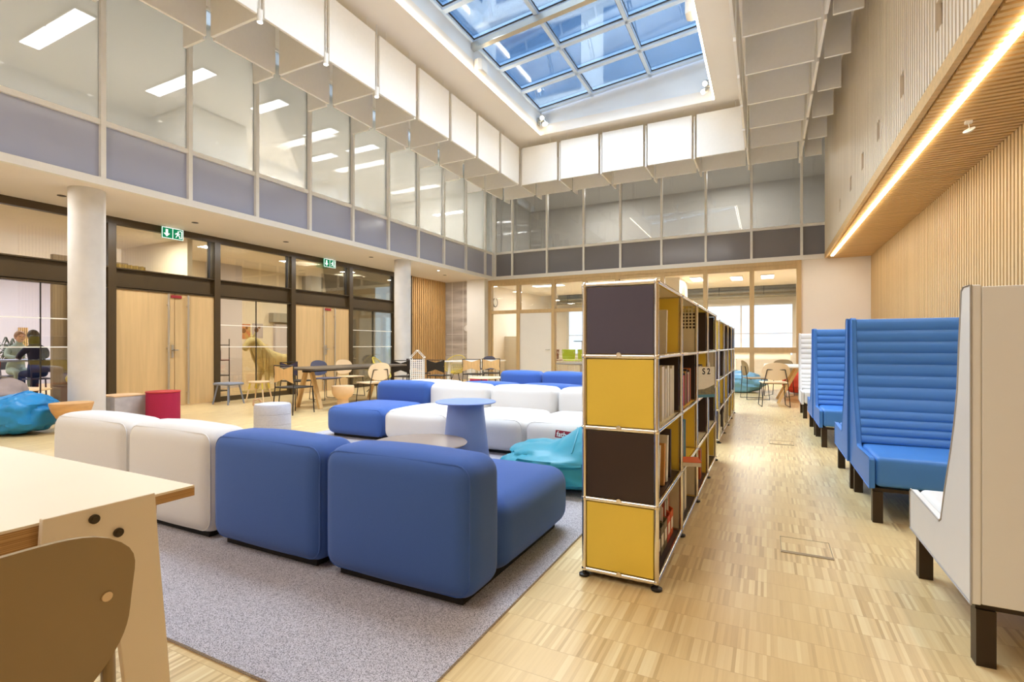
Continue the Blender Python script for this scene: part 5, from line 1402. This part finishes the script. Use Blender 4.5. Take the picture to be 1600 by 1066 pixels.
MB().box(-.35, -.25, 1.32, .35, .25, 1.35).build('tabletop', M['black'], t, False)
for x in (-.08, .08): MB().box(x-.02, -.02, .02, x+.02, .02, 1.32).build('post', M['steel'], t, False)
MB().box(-.25, -.2, 0, .25, .2, .02).build('base', M['black'], t, False)
t = thing('wall_clock', 'round clock on the cream wall behind the left of the oak glazing', 'clock', (-8.75, 16.0, 2.7))
MB().cyl((0, 0, 0), (.04, 0, 0), .16, n=24).build('face', M['white'], t); m_ = MB(); m_.tube([(.042, .155*math.cos(2*PI*q/24), .155*math.sin(2*PI*q/24)) for q in range(24)], .012, 6, True); m_.build('rim', M['black'], t)
t = thing('picture_frame', 'narrow framed brown picture on the hanging duct box', 'picture', (-2.448, 17.4, 2.45)); MB().box(0, -.3, 0, .02, .3, .8).build('frame', M['oakframe'], t, False); MB().box(.0205, -.25, .05, .024, .25, .75).build('print', M['brown'], t, False)

t = thing('cable_tray', 'dark ladder shaped cable tray under the rear room ceiling by the windows', 'cable tray', (-8.0, 21.2, 3.05))
m_ = MB()
for y in (-.12, .12): m_.box(0, y-.012, 0, 8.8, y+.012, .07)
for q in range(30): m_.box(.1+q*.3, -.108, .01, .16+q*.3, .108, .03)
m_.build('ladder', M['black'], t, False)
rq = random.Random(3); c_ = MB()
for q in range(7):
    y = -.09+.03*q; c_.tube([(.0, y, .05), (2.2, y+rq.uniform(-.02, .02), .06+rq.uniform(0, .03)), (4.6, y+rq.uniform(-.02, .02), .06), (8.8, y, .05)], .012, 6)
c_.build('cables', M['terra'], t)
for q in range(4): MB().cyl((.5+q*2.5, 0, .03), (.5+q*2.5, 0, .5), .008, n=6).build('hanger', M['black'], t)

# ================================================================ OUTSIDE ABOVE THE ROOF LIGHT
t = thing('office_building', 'pale neighbouring building with window bands seen through the roof light', 'building', (0, 0, 7.9))
MB().box(-14, 14.6, 0, 8, 15.2, 16).build('wall', M['outwall'], t, False)
MB().box(-8.6, -2, 0, -8.0, 14.6, 13).build('wall', M['outwall'], t, False)
for i in range(4):
    for j in range(5): MB().box(-11.5+j*3.6, 14.57, 1.0+i*3.4, -8.6+j*3.6, 14.599, 3.2+i*3.4).build('window', M['outwin'], t, False)
for i in range(4):
    for j in range(5): MB().box(-7.999, -1.5+j*3.2, 1.0+i*3.0, -7.97, 1.0+j*3.2, 2.9+i*3.0).build('window', M['outwin'], t, False)
for i in range(4): MB().box(-14, 14.2, 3.6+i*3.4, 8, 14.57, 3.9+i*3.4).build('ledge', M['outwall'], t, False)
